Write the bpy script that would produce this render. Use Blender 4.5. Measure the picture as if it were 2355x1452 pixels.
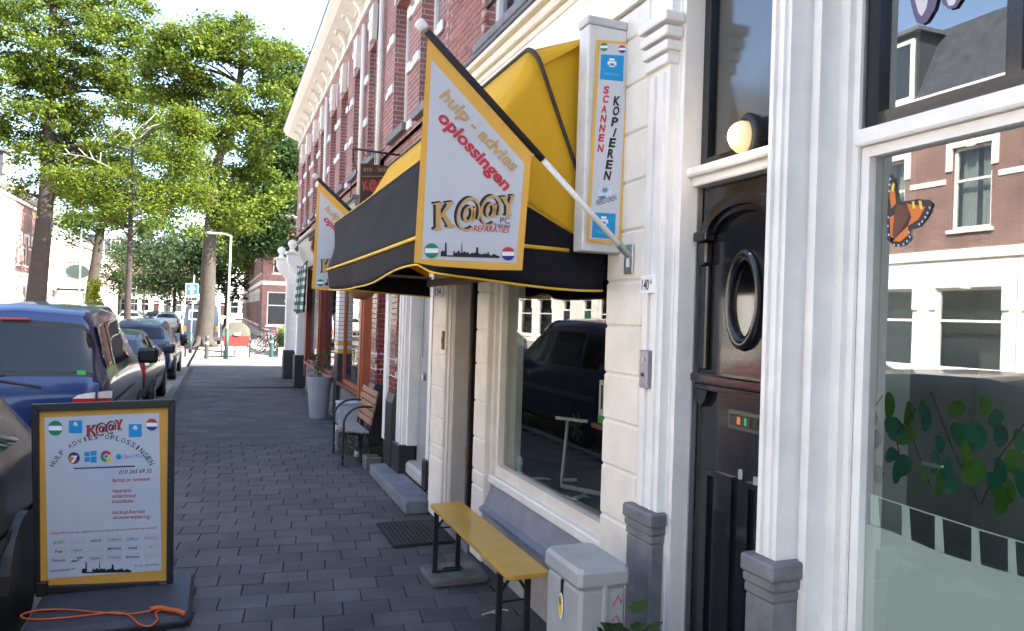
import bpy, math, random
import numpy as np
from mathutils import Vector, Matrix
random.seed(7); np.random.seed(7)
R=math.radians
for o in list(bpy.data.objects): bpy.data.objects.remove(o)
SC=bpy.context.scene; COL=SC.collection
# ------------------------------------------------------------------ camera
PW,PH,FPX,EYE=2355.0,1452.0,1700.0,1.80
YAW,PITCH,ROLL=R(21.59),R(0.106),R(1.8)
FW=Vector((math.sin(YAW)*math.cos(PITCH),math.cos(YAW)*math.cos(PITCH),math.sin(PITCH)))
RT=Vector((math.cos(YAW),-math.sin(YAW),0)); UP=RT.cross(FW)
CR=RT*math.cos(ROLL)+UP*math.sin(ROLL); CU=UP*math.cos(ROLL)-RT*math.sin(ROLL)
cam=bpy.data.cameras.new('camera'); camo=bpy.data.objects.new('camera',cam); COL.objects.link(camo)
m=Matrix.Identity(4)
for i in range(3): m[i][0]=CR[i]; m[i][1]=CU[i]; m[i][2]=-FW[i]
m[2][3]=EYE; camo.matrix_world=m
cam.sensor_fit='HORIZONTAL'; cam.sensor_width=36; cam.lens=36*FPX/PW; cam.clip_start=.05; cam.clip_end=2000
SC.camera=camo
# ------------------------------------------------------------------ light
SUNV=Vector((.93,-.60,1.0)).normalized()
w=bpy.data.worlds.new('World'); SC.world=w; w.use_nodes=True
nt=w.node_tree; bg=nt.nodes['Background']; sky=nt.nodes.new('ShaderNodeTexSky'); sky.sky_type='NISHITA'
sky.sun_disc=False; sky.sun_elevation=math.asin(SUNV.z); sky.sun_rotation=math.atan2(SUNV.x,SUNV.y)
sky.air_density=1.0; sky.dust_density=2.5; sky.ozone_density=1.2
nt.links.new(sky.outputs[0],bg.inputs[0]); bg.inputs[1].default_value=.14
sl=bpy.data.lights.new('sun','SUN'); sl.energy=5.0; sl.angle=R(.53); sl.color=(1,.95,.86)
so=bpy.data.objects.new('sun',sl); COL.objects.link(so); so.rotation_euler=(-SUNV).to_track_quat('-Z','Y').to_euler()
SC.view_settings.view_transform='Standard'; SC.view_settings.look='None'; SC.view_settings.gamma=1
SC.view_settings.exposure=2.56; SC.view_settings.use_curve_mapping=False
SC.render.engine='CYCLES'; SC.cycles.max_bounces=8; SC.cycles.transparent_max_bounces=16
# ------------------------------------------------------------------ pixel -> direction helpers
def ray(px,py): return FW*FPX+CR*(px-PW/2)+CU*(PH/2-py)
def onX(px,py,X): d=ray(px,py); t=X/d.x; return Vector((X,d.y*t,EYE+d.z*t))
def onY(px,py,Y): d=ray(px,py); t=Y/d.y; return Vector((d.x*t,Y,EYE+d.z*t))
def onZ(px,py,Z=0.): d=ray(px,py); t=(Z-EYE)/d.z; return Vector((d.x*t,d.y*t,Z))
# ------------------------------------------------------------------ mesh builder
OFF={}
class MB:
    def __init__(s): s.v=[]; s.f=[]; s.sm=False
    def add(s,vs,fs):
        n=len(s.v); s.v+=[tuple(p) for p in vs]; s.f+=[tuple(i+n for i in f) for f in fs]; return s
    def box(s,x0,x1,y0,y1,z0,z1):
        x0,x1=min(x0,x1),max(x0,x1); y0,y1=min(y0,y1),max(y0,y1); z0,z1=min(z0,z1),max(z0,z1)
        return s.add([(x0,y0,z0),(x1,y0,z0),(x1,y1,z0),(x0,y1,z0),(x0,y0,z1),(x1,y0,z1),(x1,y1,z1),(x0,y1,z1)],
            [(3,2,1,0),(4,5,6,7),(0,1,5,4),(1,2,6,5),(2,3,7,6),(3,0,4,7)])
    def bbox(s,x0,x1,y0,y1,z0,z1,b=.01):   # chamfered box
        x0,x1=min(x0,x1),max(x0,x1); y0,y1=min(y0,y1),max(y0,y1); z0,z1=min(z0,z1),max(z0,z1)
        b=min(b,(x1-x0)*.45,(y1-y0)*.45,(z1-z0)*.45)
        def ring(z,i):
            return [(x0+i+ (b if k in(0,) else 0),y,z) for k,y in ()]
        def oct_(z,i):
            X0,X1,Y0,Y1=x0+i,x1-i,y0+i,y1-i
            return [(X0+b,Y0,z),(X1-b,Y0,z),(X1,Y0+b,z),(X1,Y1-b,z),(X1-b,Y1,z),(X0+b,Y1,z),(X0,Y1-b,z),(X0,Y0+b,z)]
        rs=[oct_(z0,b*.6),oct_(z0+b,0),oct_(z1-b,0),oct_(z1,b*.6)]
        vs=[p for r in rs for p in r]; fs=[tuple(range(7,-1,-1)),tuple(range(24,32))]
        for k in range(3):
            for i in range(8): j=(i+1)%8; fs.append((k*8+i,k*8+j,k*8+8+j,k*8+8+i))
        return s.add(vs,fs)
    def prism(s,poly,fn,d0,d1):            # 2-d polygon extruded: fn(u,v,d)->xyz
        n=len(poly); vs=[fn(u,v,d0) for u,v in poly]+[fn(u,v,d1) for u,v in poly]
        fs=[tuple(range(n)),tuple(range(2*n-1,n-1,-1))]+[(i,(i+1)%n,n+(i+1)%n,n+i)[::-1] for i in range(n)]
        return s.add(vs,fs)
    def tube(s,pts,r,n=8,cap=True):
        pts=[Vector(p) for p in pts]; rr=r if isinstance(r,(list,tuple)) else [r]*len(pts); vs=[]; fs=[]; prev=None
        for i,p in enumerate(pts):
            t=(pts[min(i+1,len(pts)-1)]-pts[max(i-1,0)]).normalized()
            a=(prev if prev else (Vector((0,0,1)) if abs(t.z)<.9 else Vector((1,0,0)))); a=(a-t*a.dot(t)).normalized(); prev=a; b=t.cross(a)
            vs+=[p+(a*math.cos(k*2*math.pi/n)+b*math.sin(k*2*math.pi/n))*rr[i] for k in range(n)]
        for i in range(len(pts)-1):
            for k in range(n): k2=(k+1)%n; fs.append((i*n+k,i*n+k2,i*n+n+k2,i*n+n+k))
        if cap: fs+=[tuple(range(n-1,-1,-1)),tuple(range((len(pts)-1)*n,len(pts)*n))]
        return s.add(vs,fs)
    def lathe(s,prof,n=16,c=(0,0,0),axis='z',sx=1,sy=1):
        vs=[]; fs=[]
        for r,z in prof:
            for k in range(n):
                a=k*2*math.pi/n; x,y=r*math.cos(a)*sx,r*math.sin(a)*sy
                p=(x,y,z) if axis=='z' else ((z,x,y) if axis=='x' else (x,z,y))
                vs.append((p[0]+c[0],p[1]+c[1],p[2]+c[2]))
        for i in range(len(prof)-1):
            for k in range(n): k2=(k+1)%n; fs.append((i*n+k,i*n+k2,i*n+n+k2,i*n+n+k))
        if prof[0]!=prof[-1]: fs+=[tuple(range(n-1,-1,-1)),tuple(range((len(prof)-1)*n,len(prof)*n))]
        return s.add(vs,fs)
    def quad(s,a,b,c,d): return s.add([a,b,c,d],[(0,1,2,3)])
    def poly(s,pts): return s.add(pts,[tuple(range(len(pts)))])
    def grid(s,fn,nu,nv):
        vs=[fn(i/nu,j/nv) for j in range(nv+1) for i in range(nu+1)]
        return s.add(vs,[(j*(nu+1)+i,j*(nu+1)+i+1,(j+1)*(nu+1)+i+1,(j+1)*(nu+1)+i) for j in range(nv) for i in range(nu)])
    def build(s,name,mat,parent=None,smooth=False,local=False,bevel=0,subsurf=0,solid=0,recalc=True):
        me=bpy.data.meshes.new(name)
        o3=OFF.get(parent.name,Vector()) if (parent is not None and not local) else Vector()
        me.from_pydata([(p[0]-o3[0],p[1]-o3[1],p[2]-o3[2]) for p in s.v],[],s.f)
        if recalc:
            import bmesh; bm=bmesh.new(); bm.from_mesh(me); bmesh.ops.recalc_face_normals(bm,faces=bm.faces); bm.to_mesh(me); bm.free()
        if smooth: me.polygons.foreach_set('use_smooth',[True]*len(me.polygons))
        me.materials.append(mat); o=bpy.data.objects.new(name,me); COL.objects.link(o)
        if parent is not None: o.parent=parent; OFF[o.name]=OFF.get(parent.name,Vector())
        if solid: md=o.modifiers.new('s','SOLIDIFY'); md.thickness=solid; md.offset=0
        if bevel: md=o.modifiers.new('b','BEVEL'); md.width=bevel; md.segments=2; md.limit_method='ANGLE'
        if subsurf: md=o.modifiers.new('u','SUBSURF'); md.levels=subsurf; md.render_levels=subsurf
        return o
def T(name,label,cat,loc=(0,0,0),rz=0,group=None):
    o=bpy.data.objects.new(name,None); COL.objects.link(o); o.location=loc; o.rotation_euler=(0,0,rz); o.empty_display_size=.1
    OFF[o.name]=Vector(loc) if rz==0 else Vector(); tag(o,label,cat,group); return o
def tag(o,label=None,cat=None,group=None,kind=None):
    if label: o['label']=label
    if cat: o['category']=cat
    if group: o['group']=group
    if kind: o['kind']=kind
    return o
def setloc(o):            # move a single-mesh thing's origin to its base
    me=o.data; n=len(me.vertices); a=np.empty(n*3); me.vertices.foreach_get('co',a); a=a.reshape(-1,3)
    c=(a.min(0)+a.max(0))/2; c[2]=a[:,2].min(); a-=c; me.vertices.foreach_set('co',a.ravel()); me.update(); o.location=c; return o
def copy_tree(o,parent=None):
    c=o.copy(); COL.objects.link(c); c.parent=parent
    for ch in o.children: copy_tree(ch,c)
    return c
# ------------------------------------------------------------------ materials
MAT={}
def mat(name,col,rough=.6,metal=0.,var=.12,vs=6.,bump=0.,bs=40.,spec=.5,coat=0.,sheen=0.,emit=None,em=0.,isl=0.,dirt=0.,trans=0.):
    if name in MAT: return MAT[name]
    m=bpy.data.materials.new(name); m.use_nodes=True; t=m.node_tree; N=t.nodes; L=t.links; b=N['Principled BSDF']
    b.inputs['Roughness'].default_value=rough; b.inputs['Metallic'].default_value=metal
    b.inputs['Specular IOR Level'].default_value=spec; b.inputs['Coat Weight'].default_value=coat; b.inputs['Coat Roughness'].default_value=.06
    b.inputs['Sheen Weight'].default_value=sheen
    tc=N.new('ShaderNodeNewGeometry'); pos=tc.outputs['Position']
    no=N.new('ShaderNodeTexNoise'); no.inputs['Scale'].default_value=vs; no.inputs['Detail'].default_value=5; no.inputs['Roughness'].default_value=.62; L.new(pos,no.inputs['Vector'])
    mr=N.new('ShaderNodeMapRange'); mr.inputs[1].default_value=.3; mr.inputs[2].default_value=.7; mr.inputs[3].default_value=1-var; mr.inputs[4].default_value=1+var; L.new(no.outputs[0],mr.inputs[0])
    val=mr.outputs[0]
    if isl:
        oi=N.new('ShaderNodeObjectInfo'); a=N.new('ShaderNodeMath'); a.operation='ADD'; L.new(oi.outputs['Random'],a.inputs[0]); L.new(tc.outputs['Random Per Island'],a.inputs[1])
        fr=N.new('ShaderNodeMath'); fr.operation='FRACT'; L.new(a.outputs[0],fr.inputs[0])
        m2=N.new('ShaderNodeMapRange'); m2.inputs[3].default_value=1-isl; m2.inputs[4].default_value=1+isl; L.new(fr.outputs[0],m2.inputs[0])
        mu=N.new('ShaderNodeMath'); mu.operation='MULTIPLY'; L.new(val,mu.inputs[0]); L.new(m2.outputs[0],mu.inputs[1]); val=mu.outputs[0]
    if dirt:
        n3=N.new('ShaderNodeTexNoise'); n3.inputs['Scale'].default_value=1.3; n3.inputs['Detail'].default_value=8; n3.inputs['Roughness'].default_value=.7; L.new(pos,n3.inputs['Vector'])
        m3=N.new('ShaderNodeMapRange'); m3.inputs[1].default_value=.45; m3.inputs[2].default_value=.72; m3.inputs[3].default_value=1; m3.inputs[4].default_value=1-dirt; L.new(n3.outputs[0],m3.inputs[0])
        mu=N.new('ShaderNodeMath'); mu.operation='MULTIPLY'; L.new(val,mu.inputs[0]); L.new(m3.outputs[0],mu.inputs[1]); val=mu.outputs[0]
    vm=N.new('ShaderNodeVectorMath'); vm.operation='SCALE'; vm.inputs[0].default_value=col[:3]; L.new(val,vm.inputs['Scale']); L.new(vm.outputs[0],b.inputs['Base Color'])
    if bump:
        n2=N.new('ShaderNodeTexNoise'); n2.inputs['Scale'].default_value=bs; n2.inputs['Detail'].default_value=4; L.new(pos,n2.inputs['Vector'])
        bp=N.new('ShaderNodeBump'); bp.inputs['Strength'].default_value=bump; bp.inputs['Distance'].default_value=.01; L.new(n2.outputs[0],bp.inputs['Height']); L.new(bp.outputs[0],b.inputs['Normal'])
    if emit: b.inputs['Emission Color'].default_value=(*emit,1); b.inputs['Emission Strength'].default_value=em
    if trans:
        tr=N.new('ShaderNodeBsdfTranslucent'); tr.inputs[0].default_value=(*[min(1,c*1.3) for c in col[:3]],1); mx=N.new('ShaderNodeMixShader'); mx.inputs[0].default_value=trans
        L.new(b.outputs[0],mx.inputs[1]); L.new(tr.outputs[0],mx.inputs[2]); L.new(mx.outputs[0],N['Material Output'].inputs[0])
    MAT[name]=m; return m
def glass(name,tint=(.8,.85,.85),refl=1.,rough=.0,dark=0.):
    m=bpy.data.materials.new(name); m.use_nodes=True; t=m.node_tree; N=t.nodes; L=t.links; N.remove(N['Principled BSDF'])
    g=N.new('ShaderNodeBsdfGlossy'); g.inputs['Roughness'].default_value=rough; tr=N.new('ShaderNodeBsdfTransparent'); tr.inputs[0].default_value=(*tint,1)
    fr=N.new('ShaderNodeLayerWeight'); fr.inputs[0].default_value=.5; pw=N.new('ShaderNodeMath'); pw.operation='POWER'; pw.inputs[1].default_value=4.; L.new(fr.outputs['Facing'],pw.inputs[0]); mu=N.new('ShaderNodeMath'); mu.operation='MULTIPLY_ADD'; mu.inputs[1].default_value=.85; mu.inputs[2].default_value=.085*refl
    mu.use_clamp=True; L.new(pw.outputs[0],mu.inputs[0]); mx=N.new('ShaderNodeMixShader'); L.new(mu.outputs[0],mx.inputs[0]); L.new(tr.outputs[0],mx.inputs[1]); L.new(g.outputs[0],mx.inputs[2])
    no=N.new('ShaderNodeTexNoise'); no.inputs['Scale'].default_value=1.1; ge=N.new('ShaderNodeNewGeometry'); L.new(ge.outputs['Position'],no.inputs['Vector'])
    bp=N.new('ShaderNodeBump'); bp.inputs['Strength'].default_value=.02; bp.inputs['Distance'].default_value=.02; L.new(no.outputs[0],bp.inputs['Height']); L.new(bp.outputs[0],g.inputs['Normal']); 
    L.new(mx.outputs[0],N['Material Output'].inputs[0]); MAT[name]=m; return m
def brickmat(name,c1,c2,mortar,bw=.21,bh=.057,ms=.012,rough=.8):
    m=bpy.data.materials.new(name); m.use_nodes=True; t=m.node_tree; N=t.nodes; L=t.links; b=N['Principled BSDF']; b.inputs['Roughness'].default_value=rough
    ge=N.new('ShaderNodeNewGeometry'); sp=N.new('ShaderNodeSeparateXYZ'); L.new(ge.outputs['Position'],sp.inputs[0]); ad=N.new('ShaderNodeMath'); L.new(sp.outputs[0],ad.inputs[0]); L.new(sp.outputs[1],ad.inputs[1])
    cb=N.new('ShaderNodeCombineXYZ'); L.new(ad.outputs[0],cb.inputs[0]); L.new(sp.outputs[2],cb.inputs[1])
    br=N.new('ShaderNodeTexBrick'); br.inputs['Scale'].default_value=1; br.inputs['Brick Width'].default_value=bw; br.inputs['Row Height'].default_value=bh; br.inputs['Mortar Size'].default_value=ms*.5; br.inputs['Mortar Smooth'].default_value=.2
    br.inputs['Color1'].default_value=(*c1,1); br.inputs['Color2'].default_value=(*c2,1); br.inputs['Mortar'].default_value=(*mortar,1); L.new(cb.outputs[0],br.inputs['Vector'])
    no=N.new('ShaderNodeTexNoise'); no.inputs['Scale'].default_value=2.2; no.inputs['Detail'].default_value=6; L.new(ge.outputs['Position'],no.inputs['Vector'])
    mr=N.new('ShaderNodeMapRange'); mr.inputs[1].default_value=.3; mr.inputs[2].default_value=.7; mr.inputs[3].default_value=.75; mr.inputs[4].default_value=1.2; L.new(no.outputs[0],mr.inputs[0])
    vm=N.new('ShaderNodeVectorMath'); vm.operation='SCALE'; L.new(br.outputs[0],vm.inputs[0]); L.new(mr.outputs[0],vm.inputs['Scale']); L.new(vm.outputs[0],b.inputs['Base Color'])
    bp=N.new('ShaderNodeBump'); bp.inputs['Strength'].default_value=.5; bp.inputs['Distance'].default_value=.006; bp.invert=True; L.new(br.outputs['Fac'],bp.inputs['Height']); L.new(bp.outputs[0],b.inputs['Normal']); MAT[name]=m; return m
def leafmat(name,col,tr=.35,var=.35):
    m=mat(name,col,.6,var=.3,vs=.8,isl=var,trans=tr,spec=.2); return m
M=mat
cream=M('cream_paint',(.77,.73,.645),.5,var=.07,vs=5,bump=.18,bs=45,dirt=.13)
white=M('white_paint',(.79,.78,.75),.38,var=.06,vs=6,bump=.10,bs=55,dirt=.10)
stucco=M('white_stucco',(.80,.775,.72),.8,var=.08,vs=2,dirt=.15)
bluest=M('blue_stone',(.17,.17,.185),.7,var=.25,vs=9,bump=.35,bs=70,dirt=.35)
blackp=M('black_gloss_paint',(.009,.010,.013),.16,var=.2,vs=4,bump=.05,bs=70,coat=.3)
blackm=M('black_metal',(.012,.012,.014),.45,var=.2)
greym=M('grey_metal',(.24,.25,.27),.5,metal=.3,var=.1)
galv=M('galvanised_steel',(.42,.43,.44),.42,metal=.8,var=.1)
brick=brickmat('red_brick',(.29,.12,.105),(.235,.092,.083),(.40,.33,.30))
brickD=brickmat('dark_red_brick',(.17,.045,.04),(.13,.035,.034),(.25,.2,.19))
brickF=brickmat('brown_brick',(.23,.115,.09),(.17,.08,.065),(.32,.28,.25))
brickpc=M('brick_piece',(.27,.11,.096),.8,var=.15,vs=12,isl=.22,bump=.3,bs=90)
mortar=M('mortar_bed',(.40,.33,.30),.9,var=.15,bump=.3)
slate=M('roof_slate',(.05,.055,.065),.6,var=.3,vs=4,bump=.3,bs=20)
winglass=glass('window_glass',(.62,.68,.68),1.25)
shopglass=glass('shop_glass',(.75,.82,.80),1.3)
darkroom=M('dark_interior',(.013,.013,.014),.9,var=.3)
def WO(b,op,u0,u1,v0,v1,fn,d0,d1):   # wall sheet with rectangular openings and reveals; fn(u,v,d)
    us=sorted({u0,u1,*[x for o in op for x in o[:2]]}); vs=sorted({v0,v1,*[x for o in op for x in o[2:4]]})
    inside=lambda u,v: any(o[0]<u<o[1] and o[2]<v<o[3] for o in op)
    for i in range(len(us)-1):
        for j in range(len(vs)-1):
            if not inside((us[i]+us[i+1])/2,(vs[j]+vs[j+1])/2): b.quad(fn(us[i],vs[j],d0),fn(us[i+1],vs[j],d0),fn(us[i+1],vs[j+1],d0),fn(us[i],vs[j+1],d0))
    for o in op:
        a,c,e,g=o[:4]
        for p,q in (((a,e),(c,e)),((c,e),(c,g)),((c,g),(a,g)),((a,g),(a,e))): b.quad(fn(*p,d0),fn(*q,d0),fn(*q,d1),fn(*p,d1))
    return b
def frame(b,u0,u1,v0,v1,t,fn,d0,d1,bars=()):
    for a,c,e,g in [(u0,u0+t,v0,v1),(u1-t,u1,v0,v1),(u0+t,u1-t,v0,v0+t),(u0+t,u1-t,v1-t,v1),*bars]:
        b.prism([(a,e),(c,e),(c,g),(a,g)],fn,d0,d1)
    return b
# ================================================================== ground
tilem=M('paving_tile',(.074,.069,.073),.75,var=.22,vs=3.0,isl=.24,bump=.45,bs=130,dirt=.45)
bed=M('paving_joint',(.05,.046,.042),.95,var=.3)
asph=M('road_brick',(.19,.165,.15),.85,var=.25,vs=5,bump=.4,bs=40,dirt=.3)
kerbm=M('kerb_concrete',(.115,.112,.11),.8,var=.2,vs=7,isl=.12,bump=.3,bs=80)
g=MB().quad((-400,-250,-.22),(400,-250,-.22),(400,700,-.22),(-400,700,-.22)).build('ground',M('ground_earth',(.13,.12,.10),.95,var=.2)); tag(g,'bare earth base below the street','ground',kind='structure')
ro=MB().quad((-8.35,-30,-.1),(-.94,-30,-.1),(-.94,160,-.1),(-8.35,160,-.1)).build('road',asph); tag(ro,'brick paved one way street between the parked cars','road',kind='structure')
pv=MB().quad((-.80,-12,-.045),(2.6,-12,-.045),(2.6,24.45,-.045),(-.80,24.45,-.045)).build('pavement',bed); tag(pv,'grey tiled pavement running along the shop fronts','pavement',kind='structure')
TX,TY=.282,.205
def tilemesh():
    b=MB(); b.bbox(-TX/2+.0016,TX/2-.0016,-TY/2+.0016,TY/2-.0016,-.04,0,.004); me=b.build('paving_tile',tilem); d=me.data; bpy.data.objects.remove(me); return d
td=tilemesh(); far=MB(); nt_=0
SK=-.11    # rows are laid slightly out of square
y=-11.9; row=0
while y<24.3:
    off=(row%2)*TX/2
    for i in range(-1,12):
        x=-.80+off+i*TX+TX/2
        if x-TX/2<-.81 or x+TX/2>2.25: continue
        yy=y+SK*(x+.8)*(1 if y<18 else .0)+random.uniform(-.003,.003)
        vis=3.75<yy<10.6 and x<1.86 and x>(-.75 if yy>5.6 else -.3)
        if vis and nt_<300:
            o=bpy.data.objects.new('paving_tile',td); COL.objects.link(o); o.parent=pv; nt_+=1
            o.location=(x,yy,random.uniform(-.003,.001)); o.rotation_euler=(random.gauss(0,.004),random.gauss(0,.004),SK+random.gauss(0,.006))
        else:
            a,bb=TX/2-.002,TY/2-.002; z=random.uniform(-.003,.001); tx=random.gauss(0,.0005)
            far.add([(x-a,yy-bb-SK*a*-1*-1,z-tx),(x+a,yy-bb+SK*a,z+tx),(x+a,yy+bb+SK*a,z+tx),(x-a,yy+bb-SK*a,z-tx)],[(0,1,2,3)])
    y+=TY; row+=1
fo=far.build('paving_tiles',tilem,pv); tag(fo,kind='stuff')
# kerb of single stones
kb=MB().box(-.955,-.80,-12,24.4,-.24,-.03).build('kerb',bed); tag(kb,'concrete kerb between pavement and parking strip','kerb',kind='structure')
kd=MB().bbox(-.945,-.803,-.495,.495,-.2,.004,.015).build('kerbstone',kerbm).data; bpy.data.objects.remove(bpy.data.objects['kerbstone'])
for i in range(36):
    o=bpy.data.objects.new('kerbstone',kd); COL.objects.link(o); o.parent=kb; o.location=(random.uniform(-.004,.004),-11.5+i*1.0,random.uniform(-.004,.004))
# open crossing and pavements beyond
plaz=M('plaza_paver',(.30,.28,.25),.8,var=.15,vs=2,bump=.3,bs=60)
pz=MB().quad((-.80,24.46,-.001),(30,24.46,-.001),(30,44,-.001),(-.80,44,-.001)).add([(2.3,20.7,-.002),(30,20.7,-.002),(30,24.455,-.002),(2.3,24.455,-.002)],[(0,1,2,3)]).build('crossing_pavement',plaz); tag(pz,'sunlit paved corner beyond the shop row','pavement',kind='structure')
p2=MB().box(-.8,2.3,44,160,-.2,0).build('far_pavement',plaz); tag(p2,'pavement continuing along the far houses','pavement',kind='structure')
p3=MB().box(-12.6,-8.36,-30,160,-.2,0).build('opposite_pavement',plaz); tag(p3,'pavement along the houses across the street','pavement',kind='structure')
# ================================================================== shop row on the right
FX=lambda X:(lambda u,v,d:(X+d,u,v))         # facade coords u=Y, v=Z, d=into the wall
F18=FX(1.8)
def vstrip(b,y0,y1,x0,x1,z0,z1): return b.box(x0,x1,y0,y1,z0,z1)
# ---------- house A : white timber shop front with black door
hA=T('white_house','white painted house front with black front door and large shop window','house',(1.9,1.9,0))
b=MB(); # main wall behind, above and beside
b.box(1.86,2.3,-6,.35,0,3.55); b.box(1.84,2.3,2.93,3.10,0,3.6); b.box(1.97,2.3,1.93,2.13,0,3.6); b.box(2.0,2.3,.3,1.92,3.2,3.6); b.box(1.99,2.3,2.13,2.93,3.35,3.6)
b.build('wall',white,hA)
b=MB(); b.box(1.84,2.3,-6,3.1,3.602,6.1); b.build('upper_wall',brick,hA)
# left pilaster of door: stepped mouldings
b=MB(); b.box(1.80,1.84,2.76,2.93,.96,3.3); b.box(1.84,1.96,2.745,2.93,.0,3.3); b.build('pilaster',white,hA)
b=MB(); b.box(1.785,1.80,2.79,2.81,.97,2.9); b.box(1.785,1.80,2.865,2.885,.97,2.9); b.box(1.862,1.872,2.728,2.745,.02,3.3); b.build('moulding',white,hA)
for k,(z,e) in enumerate(((2.93,.0),(2.985,.012),(3.04,.024),(3.10,.036))): MB().bbox(1.775-e,1.84,2.75-e,2.94+e*.3,z,z+.042,.006).build('capital_step',white,hA)
MB().box(1.845,1.95,2.715,2.7445,.0,3.3).build('door_frame',white,hA)
b=MB(); b.box(1.926,1.95,2.705,2.714,.0,2.39); b.build('hinge_strip',galv,hA)
# right pilaster, stepped back towards the big window
b=MB(); b.box(1.80,1.90,2.02,2.12,.99,3.3); b.box(1.895,2.02,1.972,2.13,.0,3.3); b.box(2.01,2.1,1.922,1.974,.0,3.3); b.build('pilaster',white,hA)
b=MB(); b.box(1.787,1.80,2.04,2.055,1.0,3.3); b.box(1.787,1.80,2.085,2.10,1.0,3.3); b.box(1.882,1.896,1.968,2.0,.0,3.3); b.box(1.996,2.01,1.905,1.955,.0,3.3); b.build('moulding',white,hA)
# bluestone plinths
def plinth(y0,y1,x0,x1,top):
    p=MB().bbox(x0-.012,x1,y0-.008,y1,0,top-.14,.008).build('plinth',bluest,hA)
    for k,(a,c,e) in enumerate(((top-.138,top-.10,.006),(top-.098,top-.062,.014),(top-.06,top,.024))): MB().bbox(x0-.012-e,x1,y0-.008-e,y1+e*.2,a,c,.008).build('plinth_step',bluest,p)
plinth(2.765,2.965,1.785,1.84,.965); plinth(2.01,2.14,1.785,1.895,.99)
# door
dr=MB().box(1.955,1.995,2.13,2.7045,.02,2.386).build('door',blackp,hA)
P=lambda px,py:onX(px,py,1.95)
def ring(cy,cz,ry,rz,t,x0,x1,n=28):
    b=MB(); 
    prof=[(1+t,x1),(1+t*.85,x0+.004),(1+t*.5,x0),(1.0,x0+.008),(1.0,x1)]
    for (k,x) in prof:
        for i in range(n): a=i*2*math.pi/n; b.v.append((x,cy+math.cos(a)*ry*k,cz+math.sin(a)*rz*k))
    for j in range(len(prof)-1):
        for i in range(n): b.f.append((j*n+i,j*n+(i+1)%n,(j+1)*n+(i+1)%n,(j+1)*n+i))
    return b
oc=P(1716,690)
ring(2.405,oc.z,.078,.155,.34,1.925,1.956).build('oval_frame',blackp,dr,smooth=True)
b=MB(); b.poly([(1.953,2.405+math.cos(a)*.079,oc.z+math.sin(a)*.156) for a in [i*2*math.pi/28 for i in range(28)]]); b.build('oval_pane',glass('ribbed_glass',(.35,.36,.38),1.2,.08),dr)
# arch hood and its brackets
b=MB(); 
def archpts(r1,r2,z0): 
    o=[];n=18
    for i in range(n+1): a=math.pi*(.04+.92*i/n); o.append((2.41+math.cos(a)*r1[0],z0+math.sin(a)*r1[1]))
    for i in range(n,-1,-1): a=math.pi*(.04+.92*i/n); o.append((2.41+math.cos(a)*r2[0],z0+math.sin(a)*r2[1]))
    return o
for r1,r2,d0 in (((.25,.155),(.205,.11),-.045),((.205,.11),(.175,.085),-.028)):
    pts=archpts(r1,r2,2.17); n=len(pts)//2
    for i in range(n-1): b.prism([pts[i],pts[i+1],pts[-2-i],pts[-1-i]],FX(1.955),d0,0)
b.build('arch_hood',blackp,dr)
for yy in (2.655,2.165):
    b=MB(); b.bbox(1.90,1.955,yy-.045,yy+.045,2.15,2.19,.005); b.bbox(1.915,1.955,yy-.03,yy+.03,2.05,2.148,.008); b.bbox(1.93,1.955,yy-.024,yy+.024,1.60,2.048,.006)
    b.build('pilaster_strip',blackp,dr)
b=MB(); b.bbox(1.905,1.955,2.135,2.70,1.545,1.585,.008); b.bbox(1.925,1.955,2.135,2.70,1.515,1.543,.006); b.build('ledge',blackp,dr)
b=MB(); b.prism([(2.60,1.514),(2.69,1.514),(2.675,1.47),(2.645,1.44),(2.615,1.47)],FX(1.955),-.03,0); b.build('ledge_corbel',blackp,dr)
ls=MB().bbox(1.943,1.956,2.27,2.48,1.375,1.455,.004).build('letterbox',M('dark_bronze',(.10,.11,.10),.35,metal=.7),dr)
MB().bbox(1.936,1.945,2.295,2.46,1.392,1.437,.003).build('flap',M('bronze_flap',(.055,.06,.055),.3,metal=.8),ls)
b=MB().box(1.9335,1.9355,2.33,2.415,1.397,1.432); b.build('sticker',M('black_sticker',(.02,.02,.02),.5),ls)
MB().box(1.9325,1.934,2.39,2.41,1.40,1.43).build('orange_mark',M('orange_print',(.7,.18,.02),.5),ls)
MB().box(1.9325,1.934,2.352,2.366,1.40,1.43).build('green_mark',M('green_print',(.02,.4,.12),.5),ls)
for y0,y1 in ((2.20,2.36),(2.44,2.62)):
    b=MB(); frame(b,y0,y1,.18,1.18,.022,FX(1.955),-.016,0); b.build('panel_moulding',blackp,dr)
for yy,zz in ((2.40,1.20),(2.31,1.19)): MB().bbox(1.946,1.956,yy-.012,yy+.012,zz-.02,zz+.02,.003).build('keyhole_plate',galv,dr)
# transom light above door
MB().bbox(1.90,2.0,2.13,2.744,2.392,2.43,.008).build('lintel',white,hA); MB().bbox(1.87,2.0,2.13,2.744,2.4305,2.468,.01).build('lintel_cornice',white,hA)
tl=frame(MB(),2.13,2.714,2.4685,3.35,.045,FX(1.94),0,.04).build('transom_window',blackp,hA)
MB().quad((1.962,2.17,2.51),(1.962,2.67,2.51),(1.962,2.67,3.31),(1.962,2.17,3.31)).build('pane',glass('reeded_glass',(.42,.43,.43),1.5,.12),tl)
MB().box(1.99,2.02,2.13,2.744,2.47,3.35).build('blind',M('hall_grey',(.28,.28,.27),.8),tl)
MB().bbox(1.795,2.0,2.13,2.76,3.352,3.40,.01).build('head_moulding',white,hA)
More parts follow.
